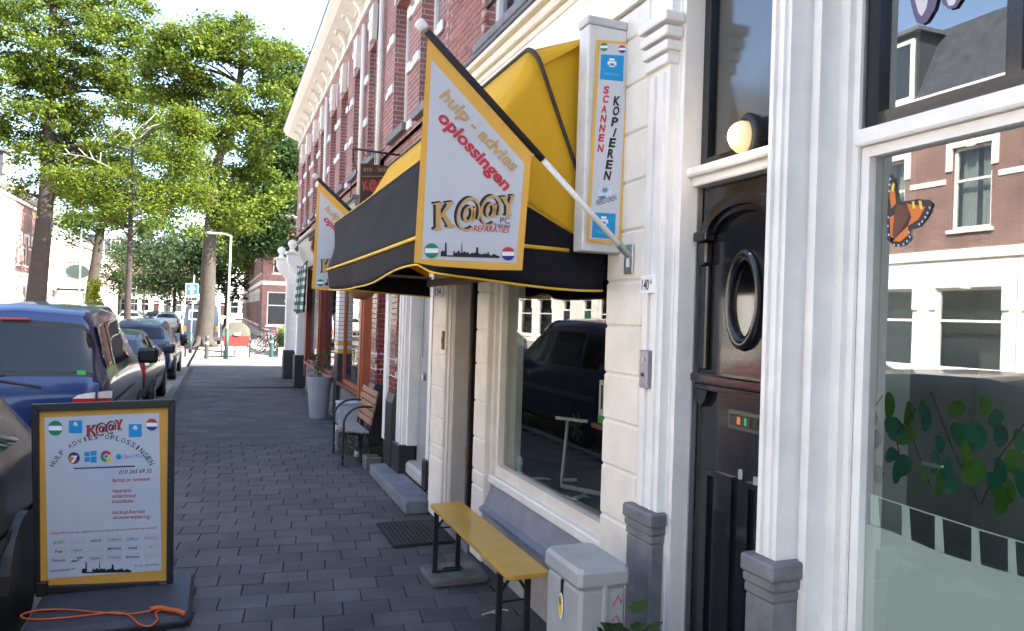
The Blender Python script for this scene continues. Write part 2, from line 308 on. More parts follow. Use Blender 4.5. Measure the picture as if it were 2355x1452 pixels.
# big window
wn=frame(MB(),.30,1.905,.25,2.41,.035,FX(2.012),0,.06).build('shop_window',white,hA)
MB().bbox(1.985,2.08,.30,1.918,2.412,2.468,.008).build('window_rail',white,hA)
uw=frame(MB(),.55,1.90,2.4695,3.2,.05,FX(2.02),0,.05,[(1.375,1.42,2.52,3.15)]).build('upper_light',blackp,hA)
MB().quad((2.046,.60,2.52),(2.046,1.85,2.52),(2.046,1.85,3.15),(2.046,.60,3.15)).build('pane',glass('upper_pane',(.5,.55,.55),3.0),uw)
MB().quad((2.042,.33,.28),(2.042,1.87,.28),(2.042,1.87,2.375),(2.042,.33,2.375)).build('pane',glass('big_pane',(.70,.77,.73),3.0),wn)
MB().box(1.99,2.2,.30,1.905,0,.248).build('window_base',white,hA)
# film stuck to the inside of the big pane: frosted bottom with a crenellated border, and a band of leaves
film=M('frosted_film',(.70,.76,.71),.7,var=.06,vs=2); W=lambda px,py,k=2.048:onX(px,py,k)
wi=T('window_film','pale green frosted film with square gaps along its curved top edge','window film',tuple(W(2150,1300)))
top=[(1958,1190),(1975,1200),(2050,1222),(2100,1244),(2150,1266),(2200,1283),(2260,1300),(2355,1328),(2600,1400)]
b=MB(); b.poly([tuple(W(*p)) for p in top]+[tuple(W(2600,1700)),tuple(W(1945,1560))]); b.build('frosted_sheet',film,wi)
b=MB()
for i,(xa,ya,h) in enumerate(((2002,1138,66),(2074,1164,72),(2150,1188,76),(2234,1214,80),(2318,1240,84),(2410,1266,90))):
    MB().poly([tuple(W(xx,y_,2.0465)) for xx,y_ in ((xa,ya),(xa+17,ya+4),(xa+22,ya+h+8),(xa,ya+h+2))]).build('border_post',film,wi)
b=MB(); ln=[(1985,1130),(2100,1168),(2250,1216),(2420,1266)]
for p,q in zip(ln,ln[1:]): b.poly([tuple(W(*w_,2.0472)) for w_ in (p,q,(q[0],q[1]+3.5),(p[0],p[1]+3.5))])
b.build('border_line',film,wi)
lf=T('leafy_branch','dark green round leaves on thin twigs behind the big window','houseplant',tuple(W(2150,1000,2.10)))
stem=M('twig',(.06,.035,.03),.7); lm=[leafmat('pane_leaf_%d'%i,c,.45,.3) for i,c in enumerate(((.03,.16,.07),(.08,.22,.03),(.03,.17,.11)))]
b=MB()
for tw in (((2255,1165),(2190,1030),(2140,900)),((2255,1165),(2300,1050),(2360,970)),((2000,950),(2030,910)),((2140,1120),(2100,1010),(2060,960)),((2075,1090),(2060,1000),(2105,940))):
    b.tube([tuple(W(x,y,2.10)) for x,y in tw],.0025,5)
b.build('twig',stem,lf)
random.seed(3); cnt=0
spots=[(2005,960),(2012,1010),(2045,930),(2055,985),(2050,1045),(2075,1070),(2090,950),(2085,1000),(2125,1090),(2128,960),(2150,1060),(2160,1020),(2175,1080),(2160,1110),(2120,935),(2200,940),(2205,1000),(2220,1040),(2240,1000),(2240,1085),(2290,960),(2300,1000),(2300,1080),(2320,1130),(2335,1060),(2345,1010),(2300,1150),(2020,1090),(2185,1110),(2285,1110),(2350,1110),(2265,930),(2060,1090)]
for x,y in spots:
    c=W(x,y,2.075+random.random()*.05); s=random.uniform(.026,.042); rot=random.uniform(-.6,.6); tilt=random.uniform(-.5,.5); pts=[]
    for i in range(12):
        a=i*2*math.pi/12; u=math.cos(a)*s*.72*(1 if abs(math.sin(a))<.95 else .9); v=math.sin(a)*s*(1.15 if math.sin(a)<0 else 1)
        u,v=u*math.cos(rot)-v*math.sin(rot),u*math.sin(rot)+v*math.cos(rot); pts.append((c.x+u*tilt+.004*math.cos(2*a),c.y+u,c.z+v))
    MB().poly(pts).build('leaf',lm[random.randrange(3)],lf)
# room behind
b=MB(); b.quad((2.9,-.6,0),(2.9,2.3,0),(2.9,2.3,3.4),(2.9,-.6,3.4)); b.quad((2.06,2.12,0),(2.9,2.12,0),(2.9,2.12,3.4),(2.06,2.12,3.4)); b.quad((2.0,-.6,.05),(2.9,-.6,.05),(2.9,2.3,.05),(2.0,2.3,.05)); b.quad((2.0,-.6,3.4),(2.9,-.6,3.4),(2.9,2.3,3.4),(2.0,2.3,3.4)); b.quad((2.06,-.6,0),(2.9,-.6,0),(2.9,-.6,3.4),(2.06,-.6,3.4))
b.build('room',M('room_grey',(.34,.35,.34),.9,var=.1),hA)
# ---------- house B : cream rusticated shop front
hB=T('cream_shop','cream rusticated shop front with red brick storey above the yellow awning','shop building',(1.9,4.7,0))
b=MB(); b.box(1.845,2.35,3.10,3.28,0,3.3); b.box(1.845,2.05,5.02,5.28,0,3.3); b.box(1.845,2.35,6.02,6.50,0,3.3); b.box(1.845,2.35,3.28,6.02,2.85,3.55); b.box(1.93,2.35,3.28,5.02,0,.40); b.box(1.845,2.35,3.0,3.28,3.3,3.55); b.box(1.845,2.35,6.02,6.5,3.3,3.55)
b.build('wall',cream,hB)
def quoins(y0,y1,x0,z0,tops,shift=0):
    z=z0; MB().box(x0+.010,1.8455,y0+.006,y1-.006,z0,tops[-1]-.02).build('quoin_backing',cream,hB)
    for k,t in enumerate(tops):
        MB().bbox(x0-.0,1.85,y0,y1,z,t-.009,.008).build('quoin_stone',cream,hB); z=t
# pixel-read joints
jz=[round(onX(1440,p,1.8).z,3) for p in (1190,1085,975,862,750,645,530,420,310,200,95)]
quoins(2.94,3.275,1.80,.02,[.62,.84]+[z for z in jz if z>.95]+[3.3])
jf=[.55,.66,.90,1.17,1.45,1.70,1.98,2.3,2.6,2.9,3.2]
quoins(5.03,5.285,1.805,.02,jf); quoins(6.10,6.50,1.805,.02,jf)
# door opening with open door
b=MB(); b.box(1.83,2.02,6.035,6.099,.06,2.85); b.box(1.86,1.99,6.0,6.034,.06,2.85); b.build('door_frame',M('taupe_paint',(.60,.56,.50),.45,var=.06),hB)
MB().box(1.86,2.02,5.286,6.035,2.4,2.46).build('door_lintel',cream,hB)
dB=MB().box(2.0,2.9,5.945,5.99,.08,2.38).build('open_door',M('dark_brown_paint',(.02,.016,.015),.35),hB)
for z in (.55,1.35,2.1): MB().box(1.985,2.0,5.95,5.999,z,z+.12).build('hinge',M('brass',(.35,.27,.13),.4,metal=.8),dB)
MB().box(1.79,2.6,5.30,6.02,0,.06).build('threshold',bluest,hB)
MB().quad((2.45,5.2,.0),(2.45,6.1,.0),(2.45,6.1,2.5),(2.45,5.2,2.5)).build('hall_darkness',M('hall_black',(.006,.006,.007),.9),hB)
# shop window
b=MB(); frame(b,3.285,5.02,.66,2.84,.075,FX(1.88),0,.07); sw=b.build('shop_window',cream,hB)
b=MB(); b.box(1.852,1.9,4.99,5.02,.60,2.84); b.box(1.90,2.06,4.955,4.985,.70,2.84); b.build('jamb',cream,sw)
MB().bbox(1.84,1.95,3.285,5.02,.60,.662,.01).build('sill_board',white,sw)
b=MB(); b.prism([(-.02,.40),(-.02,.425),(.02,.445),(.08,.60),(.13,.60),(.13,.40)],lambda u,v,d:(1.80+u,d,v),3.28,5.025); b.build('stone_sill',M('blue_grey_sill',(.20,.205,.25),.65,var=.15,bump=.2,bs=80),hB)
MB().box(1.85,1.93,3.28,5.025,0,.398).build('sill_wall',M('grey_render',(.42,.40,.37),.8,var=.12,bump=.25,dirt=.25),hB)
MB().box(1.846,1.851,4.55,4.67,.16,.27).build('vent',blackm,hB)
MB().quad((1.925,3.33,.73),(1.925,4.96,.73),(1.925,4.96,2.78),(1.925,3.33,2.78)).build('pane',shopglass,sw)
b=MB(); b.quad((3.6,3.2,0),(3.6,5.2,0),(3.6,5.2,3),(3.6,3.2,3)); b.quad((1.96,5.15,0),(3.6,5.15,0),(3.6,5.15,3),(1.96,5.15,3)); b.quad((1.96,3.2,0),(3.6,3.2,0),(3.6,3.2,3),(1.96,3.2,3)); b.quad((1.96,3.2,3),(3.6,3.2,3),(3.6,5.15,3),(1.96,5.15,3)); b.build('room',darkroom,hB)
MB().box(1.96,3.6,3.2,5.15,.5,.62).build('display_floor',M('display_grey',(.10,.10,.095),.8,var=.3),hB)
b=MB()
for i in range(26): b.box(3.0,3.03,3.25+i*.075,3.25+i*.075+.045,.62,2.9)
b.build('slat_blind',M('blind_grey',(.16,.16,.15),.7,var=.2),hB)
# fascia mouldings
b=MB(); b.bbox(1.74,1.85,3.0,6.52,3.60,3.66,.01); b.bbox(1.70,1.85,3.0,6.52,3.662,3.70,.01); b.bbox(1.77,1.85,3.0,6.52,3.552,3.598,.01); b.build('fascia_cornice',cream,hB)
MB().bbox(1.69,1.86,3.0,6.52,3.702,3.73,.004).build('zinc_capping',M('zinc_dark',(.10,.10,.105),.5,metal=.4),hB)
MB().box(1.78,1.845,3.0,6.52,3.30,3.55).build('fascia_board',cream,hB)
# upper storey
UW=[(4.25,5.42,3.90,5.55)]
b=MB(); WO(b,UW,3.1,6.5,3.731,6.1,FX(1.85),0,.16); b.build('upper_wall',brick,hB)
pc=MB().bbox(-.006,.03,-.098,.098,-.022,.022,.003).build('brick',brickpc).data; bpy.data.objects.remove(bpy.data.objects['brick'])
bw=MB().box(1.846,1.849,5.46,6.5,3.86,5.7).build('brick_panel',mortar,hB)
n=0; z=3.885; r=0
while z<5.68 and n<300:
    y=5.565-.052+(.104 if r%2 else 0)
    while y<6.47:
        o=bpy.data.objects.new('brick',pc); COL.objects.link(o); o.parent=bw; o.location=Vector((1.8455+random.uniform(-.002,.002),y,z))-OFF[hB.name]; n+=1
        if y>6.40: o.scale.y=.6
        y+=.208
    z+=.0555; r+=1
MB().bbox(1.79,1.90,4.15,5.56,3.86,3.925,.006).build('window_slab',bluest,hB)
for k in range(3):
    y0=4.25+k*.46
    b=MB(); b.prism([(y0,3.855),(y0+.42,3.855),(y0+.42,3.80),(y0+.36,3.735),(y0+.33,3.78),(y0+.27,3.80),(y0+.21,3.74),(y0+.15,3.80),(y0+.09,3.78),(y0+.06,3.735),(y0,3.80)],FX(1.85),-.035,-.002); b.build('sill_ornament',cream,hB)
uwB=frame(MB(),4.25,5.42,3.926,5.55,.07,FX(1.93),0,.06,[(4.32,5.35,4.75,4.81)]).build('upper_window',white,hB)
MB().quad((1.965,4.3,3.95),(1.965,5.38,3.95),(1.965,5.38,5.5),(1.965,4.3,5.5)).build('pane',winglass,uwB)
MB().box(2.1,2.15,4.2,5.5,3.8,5.6).build('curtain',M('dark_curtain',(.05,.06,.09),.9),uwB)
b=MB(); b.tube([(1.83,5.33,4.16),(1.83,4.3,4.16)],.022,8); b.build('window_bar',blackm,hB)
MB().tube([(1.70,5.75,3.74),(1.62,5.80,3.60),(1.64,5.82,3.5)],.007,6).build('hook',blackm,hB)
# ---------- house C : red glazed brick ground floor
hC=T('brick_house','red brick house with striped glazed brick piers and a grey door','house',(1.9,8.3,0))
hD=T('red_shop','shop front with dark red timber posts and white tiled pier','shop building',(1.9,13.5,0))
gb=brickmat('glazed_red_brick',(.16,.016,.016),(.13,.013,.014),(.45,.42,.40),.11,.062,.008,.3)
gw=brickmat('glazed_white_brick',(.72,.72,.70),(.66,.66,.66),(.05,.05,.05),.11,.066,.01,.3)
wst=M('white_glaze',(.75,.75,.72),.25); yel=M('ochre_glaze',(.62,.36,.05),.25)
b=MB(); b.box(1.90,2.35,6.51,10.0,3.0,3.75); b.box(1.92,2.35,6.53,7.9,2.45,3.0); b.build('wall',brick,hC)
def pieces(par,y0,y1,x0,dp,z0,z1,rh,ln,mt,j,nm):
    cache={}; z=z0; r=0; o3=OFF[par.name]
    while z+rh<=z1+.001:
        for face in (0,1):
            a,e=(y0,y1) if face==0 else (x0+.012,x0+dp); u=a-(ln/2 if (r+face)%2 else 0)
            while u<e-.002:
                s,t=max(u,a),min(u+ln-j,e)
                if t-s>.012:
                    key=(face,round(t-s,3))
                    if key not in cache:
                        w=t-s; b=MB(); (b.bbox(-.004,.01,0,w,0,rh-j,.003) if face==0 else b.bbox(0,w,-.004,.01,0,rh-j,.003)); oo=b.build(nm,mt); cache[key]=oo.data; bpy.data.objects.remove(oo)
                    o=bpy.data.objects.new(nm,cache[key]); COL.objects.link(o); o.parent=par; q=Vector((x0+random.uniform(-.001,.001),s,z)) if face==0 else Vector((s,y0+random.uniform(-.001,.001),z)); o.location=q-o3
                u+=ln
        z+=rh; r+=1
def pier(y0,y1,x0,par,kind,base):
    if kind=='red':
        pr=MB().box(x0+.006,x0+.18,y0+.006,y1-.006,base,3.0).build('glazed_brick_pier',mortar,par); pieces(pr,y0,y1,x0,.18,base+.003,3.0,.062,.11,M('red_glaze_brick',(.15,.016,.016),.22,var=.1,isl=.2,coat=.3),.006,'brick')
        p=MB()
        for z in (base+.17,base+.33): MB().box(x0-.003,x0+.19,y0-.003,y1+.003,z,z+.07).build('white_stripe',wst,par)
        q=MB(); q.prism([(x0-.03,0),(x0-.03,base-.10),(x0-.002,base-.001),(x0+.18,base-.001),(x0+.18,0)],lambda u,v,d:(u,d,v),y0-.02,y1+.02); q.build('pier_plinth',M('black_stone',(.02,.02,.024),.5,var=.2),par)
    else:
        pr=MB().box(x0+.005,x0+.16,y0+.005,y1-.005,base,3.0).build('tiled_pier',M('tile_joint',(.04,.04,.04),.8),par); pieces(pr,y0,y1,x0,.16,base+.003,3.0,.064,.155,M('white_wall_tile',(.72,.72,.70),.18,var=.04,isl=.06,coat=.4),.007,'tile')
        for z,mm in ((base-.20,yel),(base-.132,wst),(base-.064,yel)): MB().box(x0-.004,x0+.16,y0-.004,y1+.004,z,z+.062).build('glazed_band',mm,par)
        MB().bbox(x0-.006,x0+.16,y0-.006,y1+.006,0,base-.201,.004).build('pier_plinth',M('black_stone',(.02,.02,.024),.5),par)
# brick pieces on the near glazed pier's camera side
pier(7.95,8.25,1.80,hC,'red',.92); pier(9.05,9.35,1.80,hC,'red',.92)
MB().box(1.84,1.95,6.56,6.60,.2,2.5).build('drain_batten',white,hC)
MB().box(1.85,2.2,6.53,6.62,.85,3.0).build('glazed_brick_strip',gb,hC)
b=MB(); b.box(1.82,1.95,7.62,7.93,.42,2.9); b.box(1.86,2.0,7.56,7.62,.42,2.9); b.box(1.83,1.95,6.62,6.72,.35,2.9); b.box(1.80,1.82,7.66,7.70,.42,2.9); b.box(1.80,1.82,7.80,7.84,.42,2.9); b.build('door_frame',white,hC)
dC=MB().box(1.97,2.02,6.72,7.57,.2,2.45).build('door',M('grey_door',(.28,.29,.31),.4),hC); MB().bbox(1.93,1.97,7.30,7.36,1.12,1.20,.01).build('lock_case',galv,dC)
frame(MB(),6.8,7.5,1.3,2.35,.05,FX(1.96),0,.01).build('panel',M('grey_door',(.3,.3,.3)),dC)
MB().bbox(1.78,1.95,7.62,7.95,0,.418,.01).build('black_base',M('black_stone',(.02,.02,.024),.5),hC)
MB().bbox(1.80,2.0,6.62,6.73,.17,.45,.01).build('black_base',M('black_stone',(.02,.02,.024),.5),hC)
MB().bbox(1.86,2.2,6.73,7.62,.12,.26,.03).build('doorstep',M('stone_light',(.4,.38,.36),.7,bump=.2),hC)
st=MB().bbox(1.60,1.86,6.47,8.2,0,.12,.01).build('stoop',M('concrete_step',(.16,.165,.19),.75,var=.2,bump=.3,dirt=.3),hC)
# windows and columns of C
b=MB(); b.box(1.84,1.94,8.34,8.62,.35,3.0); b.box(1.80,1.84,8.40,8.56,.35,3.0); b.build('white_column',white,hC)
b=MB(); b.box(1.92,2.35,8.25,9.05,0,.75); b.build('window_base',bluest,hC)
wC=frame(MB(),8.25,9.05,.75,3.0,.06,FX(1.90),0,.05).build('window',white,hC); MB().quad((1.93,8.3,.8),(1.93,9.0,.8),(1.93,9.0,2.95),(1.93,8.3,2.95)).build('pane',shopglass,wC)
# D
redw=M('dark_red_paint',(.15,.022,.018),.35,var=.12,vs=8); orw=M('orange_brown_paint',(.33,.095,.04),.4,var=.12,vs=8)
pier(12.15,12.5,1.80,hD,'white',1.32)
b=MB(); b.box(1.80,1.92,9.95,10.25,.5,3.0); b.box(1.78,1.80,10.03,10.16,.5,3.0); b.build('timber_post',orw,hD)
b=MB(); b.box(1.80,1.94,14.55,14.95,.75,2.75); b.box(1.78,1.80,14.65,14.85,.75,2.75); b.build('timber_post',redw,hD)
MB().bbox(1.77,1.94,14.5,15.0,0,.748,.01).build('post_plinth',M('plinth_brown',(.10,.07,.06),.7),hD)
MB().box(1.82,1.94,17.2,17.45,.3,2.75).build('timber_post',redw,hD)
for y0,y1 in ((9.36,9.95),(10.25,12.15),(12.5,14.55),(14.95,17.2)):
    MB().box(1.85,2.3,y0,y1,0,.62).build('window_base',bluest,hD); MB().bbox(1.79,1.9,y0+.002,y1-.002,.622,.67,.006).build('sill',redw,hD)
    f=frame(MB(),y0,y1,.67,2.75,.05,FX(1.88),0,.05).build('shop_window',redw if y0>12 else orw,hD); MB().quad((1.91,y0+.04,.7),(1.91,y1-.04,.7),(1.91,y1-.04,2.72),(1.91,y0+.04,2.72)).build('pane',shopglass,f)
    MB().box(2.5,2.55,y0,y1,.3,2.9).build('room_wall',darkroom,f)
b=MB(); b.prism([(1.80,2.76),(1.62,3.25),(1.62,3.30),(1.9,3.30),(1.9,2.76)],lambda u,v,d:(u,d,v),9.9,17.5); b.build('sloped_fascia',M('grey_fascia',(.20,.21,.20),.3,var=.15),hD)
MB().bbox(1.58,1.9,9.9,17.5,3.302,3.36,.01).build('fascia_cornice',M('grey_brown_paint',(.16,.145,.14),.5),hD)
b=MB()
for i in range(26): b.box(1.61,1.66,12.4+i*.11,12.4+i*.11+.05,3.18,3.30)
b.build('dentils',M('dark_dentil',(.05,.035,.03),.6),hD)
for yy in (14.75,): 
    b=MB(); b.prism([(1.64,3.24),(1.60,3.0),(1.70,2.85),(1.72,2.74),(1.82,2.74),(1.82,3.24)],lambda u,v,d:(u,d,v),yy-.12,yy+.12); b.build('bracket',redw,hD)
MB().box(1.9,2.35,9.4,17.5,2.75,3.75).build('wall',brick,hD)
# ---------- house E : white corner columns
hE=T('corner_shop','white columned corner shop at the end of the row','shop building',(1.9,19,0))
for y0,y1,x0 in ((17.9,18.25,1.70),(20.1,20.5,1.62)):
    b=MB(); b.box(x0,1.95,y0,y1,.75,2.45); b.box(x0-.02,1.97,y0-.02,y1+.02,2.0,2.06); b.build('column',stucco,hE)
    MB().bbox(x0-.04,1.99,y0-.04,y1+.04,0,.748,.01).build('column_plinth',M('black_stone',(.02,.02,.024),.5),hE)
    b=MB(); b.prism([(x0,2.452),(x0-.02,2.62),(x0-.20,2.82),(x0-.26,2.95),(x0-.26,3.10),(1.95,3.10),(1.95,2.452)],lambda u,v,d:(u,d,v),y0-.02,y1+.02); b.build('console',stucco,hE)
    b=MB(); b.bbox(x0-.30,1.95,y0-.06,y1+.06,3.102,3.16,.01); b.lathe([(.0,3.16),(.09,3.16),(.05,3.24),(.11,3.34),(.08,3.42),(0,3.46)],10,(x0-.15,(y0+y1)/2,0)); b.build('console_cap',stucco,hE,smooth=False)
b=MB(); b.box(1.86,2.3,18.25,20.1,0,.7); b.build('window_base',bluest,hE)
f=frame(MB(),18.25,20.1,.7,2.6,.08,FX(1.85),0,.06).build('shop_window',white,hE); MB().quad((1.88,18.3,.75),(1.88,20.05,.75),(1.88,20.05,2.55),(1.88,18.3,2.55)).build('pane',shopglass,f)
b=MB(); b.box(1.9,2.35,17.5,20.5,2.6,3.7); b.box(1.9,9,20.3,20.5,0,3.7); b.build('wall',stucco,hE)
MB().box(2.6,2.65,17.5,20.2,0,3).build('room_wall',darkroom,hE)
# ---------- upper storeys of C..E : brick with recessed sash windows
UWs=[6.75,8.0,9.65,10.9,12.25,13.5,15.0,16.2,17.6,18.8]
def upper(par,y0,y1,wins):
    ops=[(w,w+.72,3.85,5.45) for w in wins]
    b=MB(); WO(b,ops,y0,y1,3.752,6.1,FX(1.85),0,.19); b.build('upper_wall',brick,par)
    for w in wins:
        f=frame(MB(),w,w+.72,3.89,5.45,.07,FX(1.98),0,.06,[(w+.07,w+.65,4.66,4.72)]).build('sash_window',white,par)
        MB().quad((2.01,w+.05,3.9),(2.01,w+.67,3.9),(2.01,w+.67,5.4),(2.01,w+.05,5.4)).build('pane',winglass,f)
        MB().bbox(1.78,2.0,w-.06,w+.78,3.80,3.888,.008).build('sill',bluest,par)
        MB().bbox(1.815,1.848,w-.30,w-.12,3.78,3.87,.006).build('sill_block',white,par)
        b=MB(); b.prism([(w+.26,5.46),(w+.46,5.46),(w+.52,5.92),(w+.20,5.92)],FX(1.85),-.07,-.001); b.bbox(1.76,1.849,w+.24,w+.48,5.62,5.74,.02); b.build('keystone',cream,par)
        for e in (w-.02,w+.74): MB().bbox(1.83,1.8495,e-.015,e+.015,5.46,5.88,.003).build('white_strip',white,par)
        for z in (4.42,5.02):
            MB().bbox(1.815,1.95,w+.7205,w+.92,z,z+.105,.012).build('impost_block',white,par)
            b=MB(); b.prism([(w+.921,z+.01),(w+1.1,z-.01),(w+1.1,z+.07),(w+.921,z+.09)],FX(1.85),-.02,-.001); b.build('band',white,par)
            MB().bbox(1.815,1.849,w-.16,w-.001,z,z+.105,.012).build('impost_block',white,par)
upper(hC,6.5,9.9,UWs[:2]+[9.0][:0]); upper(hD,9.9,17.4,UWs[2:8]); upper(hE,17.4,20.5,UWs[8:])
MB().box(1.851,9,20.44,20.5,3.752,6.1).build('end_wall',brick,hE)
# drain pipe between bays, white
for par,yy in ((hC,9.35),(hD,10.62),(hD,14.55)): MB().tube([(1.80,yy,3.4),(1.80,yy,5.9)],.035,8).build('downpipe',cream,par,smooth=True)
for par,y0,y1 in ((hB,-6,6.49),(hC,6.5,9.9),(hD,9.902,17.4),(hE,17.402,20.55)):
    b=MB(); b.box(1.81,2.2,y0,y1,6.101,6.16); b.box(1.835,2.2,y0,y1,6.161,6.33); b.box(1.79,2.2,y0,y1,6.331,6.37); b.build('frieze',cream,par)
    b=MB(); b.prism([(1.78,6.371),(1.66,6.42),(1.56,6.46),(1.52,6.50),(1.46,6.56),(1.45,6.63),(2.2,6.63),(2.2,6.371)],lambda u,v,d:(u,d,v),y0,y1+(.18 if par is hE else 0)); b.build('cornice',cream,par)
    MB().box(1.44,2.2,y0,y1+(.19 if par is hE else 0),6.632,6.66).build('gutter_edge',M('zinc_dark',(.1,.1,.1)),par)
    y=y0+.3 if y0>0 else 6.0
    while y<y1-.1:
        b=MB(); b.prism([(1.835,6.12),(1.79,6.14),(1.77,6.25),(1.66,6.40),(1.66,6.44),(1.835,6.44)],lambda u,v,d:(u,d,v),y,y+.13); b.bbox(1.63,1.835,y-.012,y+.142,6.372,6.415,.008); b.build('modillion',cream,par); y+=.72
rf=MB().prism([(1.5,6.662),(3.4,8.3),(6.5,8.3),(9,6.662)],lambda u,v,d:(u,d,v),-6,20.6).build('roof',slate,hE)
MB().box(2.4,9,-6,20.4,0,6.6).build('core',darkroom,hE) if False else None
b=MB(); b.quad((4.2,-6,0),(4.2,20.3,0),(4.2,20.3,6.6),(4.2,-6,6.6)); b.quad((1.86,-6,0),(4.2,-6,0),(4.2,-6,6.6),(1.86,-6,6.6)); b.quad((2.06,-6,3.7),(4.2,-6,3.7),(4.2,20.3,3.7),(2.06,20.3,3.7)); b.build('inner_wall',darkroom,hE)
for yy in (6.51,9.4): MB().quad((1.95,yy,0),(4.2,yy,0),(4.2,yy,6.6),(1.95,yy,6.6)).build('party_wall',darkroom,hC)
# ================================================================== flat print helpers
class PL:      # a vertical print surface at constant Y, addressed by photo pixels
    def __init__(s,Y): s.Y=Y
    def p(s,px,py,k=0): 
        q=onY(px,py,s.Y); q.y-=.0012*k; return q
PRM={}
def ink(n,c): return M('print_'+n,c,.55,var=.03)
BLK=ink('black',(.008,.008,.011)); RED=ink('red',(.50,.025,.045)); GOLD=ink('gold',(.52,.33,.12)); WHT=ink('white',(.52,.55,.60)); ORG=ink('orange',(.72,.40,.06)); CYA=ink('cyan',(.0,.26,.58)); GRN=ink('green',(.01,.22,.10)); BLU=ink('blue',(.01,.035,.25)); LGR=ink('light_grey',(.45,.48,.52)); YEL=ink('yellow',(.8,.55,.03)); NAVY=ink('navy',(.015,.03,.12)); DRED=ink('dark_red',(.38,.03,.03)); PWH=ink('pure_white',(.85,.86,.88)); BGRN=ink('bright_green',(.05,.40,.08))
def textmesh(body,bold=0):
    cu=bpy.data.curves.new('t','FONT'); cu.body=body; cu.offset=bold; cu.resolution_u=3; o=bpy.data.objects.new('t',cu); COL.objects.link(o)
    me=bpy.data.meshes.new_from_object(o); bpy.data.objects.remove(o); bpy.data.curves.remove(cu)
    v=[tuple(x.co) for x in me.vertices]; f=[tuple(p.vertices) for p in me.polygons]; bpy.data.meshes.remove(me); return v,f
def text(pl,body,A,B,hpx,mt,par,k=2,bold=.0,shear=0.,name='lettering',mb=None):
    v,f=textmesh(body,bold)
    if not v: return
    x0=min(p[0] for p in v); x1=max(p[0] for p in v); y0=min(0,min(p[1] for p in v)) if not body.isupper() else 0; y1=max(p[1] for p in v)
    a=pl.p(*A,k); bq=pl.p(*B,k); U=bq-a; n=Vector((0,-1,0)); V=U.cross(n).normalized()*-1
    if V.z<0 and abs(V.z)>abs(V.x)*.2: V=-V
    L=math.hypot(B[0]-A[0],B[1]-A[1]); V=V*(hpx*U.length/L); out=[]
    for x,y,_ in v:
        t=y/y1; out.append(a+U*((x-x0)/(x1-x0))+V*t+U.normalized()*(V.length*shear*t))
    m=mb or MB(); m.add(out,f)
    if mb is None: m.build(name,mt,par,recalc=False)
def disc(pl,c,r,mt,par,k=2,name='disc',a0=0,a1=2*math.pi,ry=None):
    ry=ry or r; n=28; MB().poly([tuple(pl.p(c[0]+math.cos(a0+(a1-a0)*i/n)*r,c[1]+math.sin(a0+(a1-a0)*i/n)*ry,k)) for i in range(n if a1-a0>6.2 else n+1)]).build(name,mt,par)
def ppoly(pl,pts,mt,par,k=2,name='print'): MB().poly([tuple(pl.p(x,y,k)) for x,y in pts]).build(name,mt,par)
def rect(pl,x0,y0,x1,y1,mt,par,k=2,name='print',sk=0): ppoly(pl,[(x0,y0),(x1,y0+sk*(x1-x0)),(x1,y1+sk*(x1-x0)),(x0,y1)],mt,par,k,name)
def flagdisc(pl,c,r,top,bot,par,k=2):
    disc(pl,c,r*1.06,BLK,par,k,'emblem_rim'); disc(pl,c,r,PWH,par,k+1,'emblem_disc')
    a=math.asin(.34); disc(pl,c,r,top,par,k+2,'emblem_top',math.pi+a,2*math.pi-a); disc(pl,c,r,bot,par,k+2,'emblem_bottom',a,math.pi-a)
def skyline(pl,x0,x1,yb,h,par,k=2,sk=.02):
    prof=[(0,.22),(.03,.3),(.07,.28),(.075,.85),(.10,.85),(.105,.0),(.21,.0),(.215,.28),(.24,.28),(.24,.18),(.28,.22),(.30,.33),(.325,.33),(.325,.18),(.35,.2),(.352,.62),(.36,1.),(.368,.62),(.37,.2),(.41,.3),(.44,.2),(.47,.28),(.49,.1),(.52,.2),(.58,.22),(.60,.3),(.605,.6),(.64,.6),(.645,.2),(.70,.12),(.76,.2),(.79,.18),(.81,.35),(.83,.12),(.86,.06),(.90,.2),(.95,.1),(1,.04)]
    b=MB(); w=x1-x0
    for (a,h0),(c,h1) in zip(prof,prof[1:]):
        if c-a<1e-4: continue
        q=[(x0+a*w,yb+sk*a*w+3),(x0+c*w,yb+sk*c*w+3),(x0+c*w,yb+sk*c*w-h*h1),(x0+a*w,yb+sk*a*w-h*h0)]
        b.poly([tuple(pl.p(x,y,k)) for x,y in q])
    b.build('skyline',BLK,par)
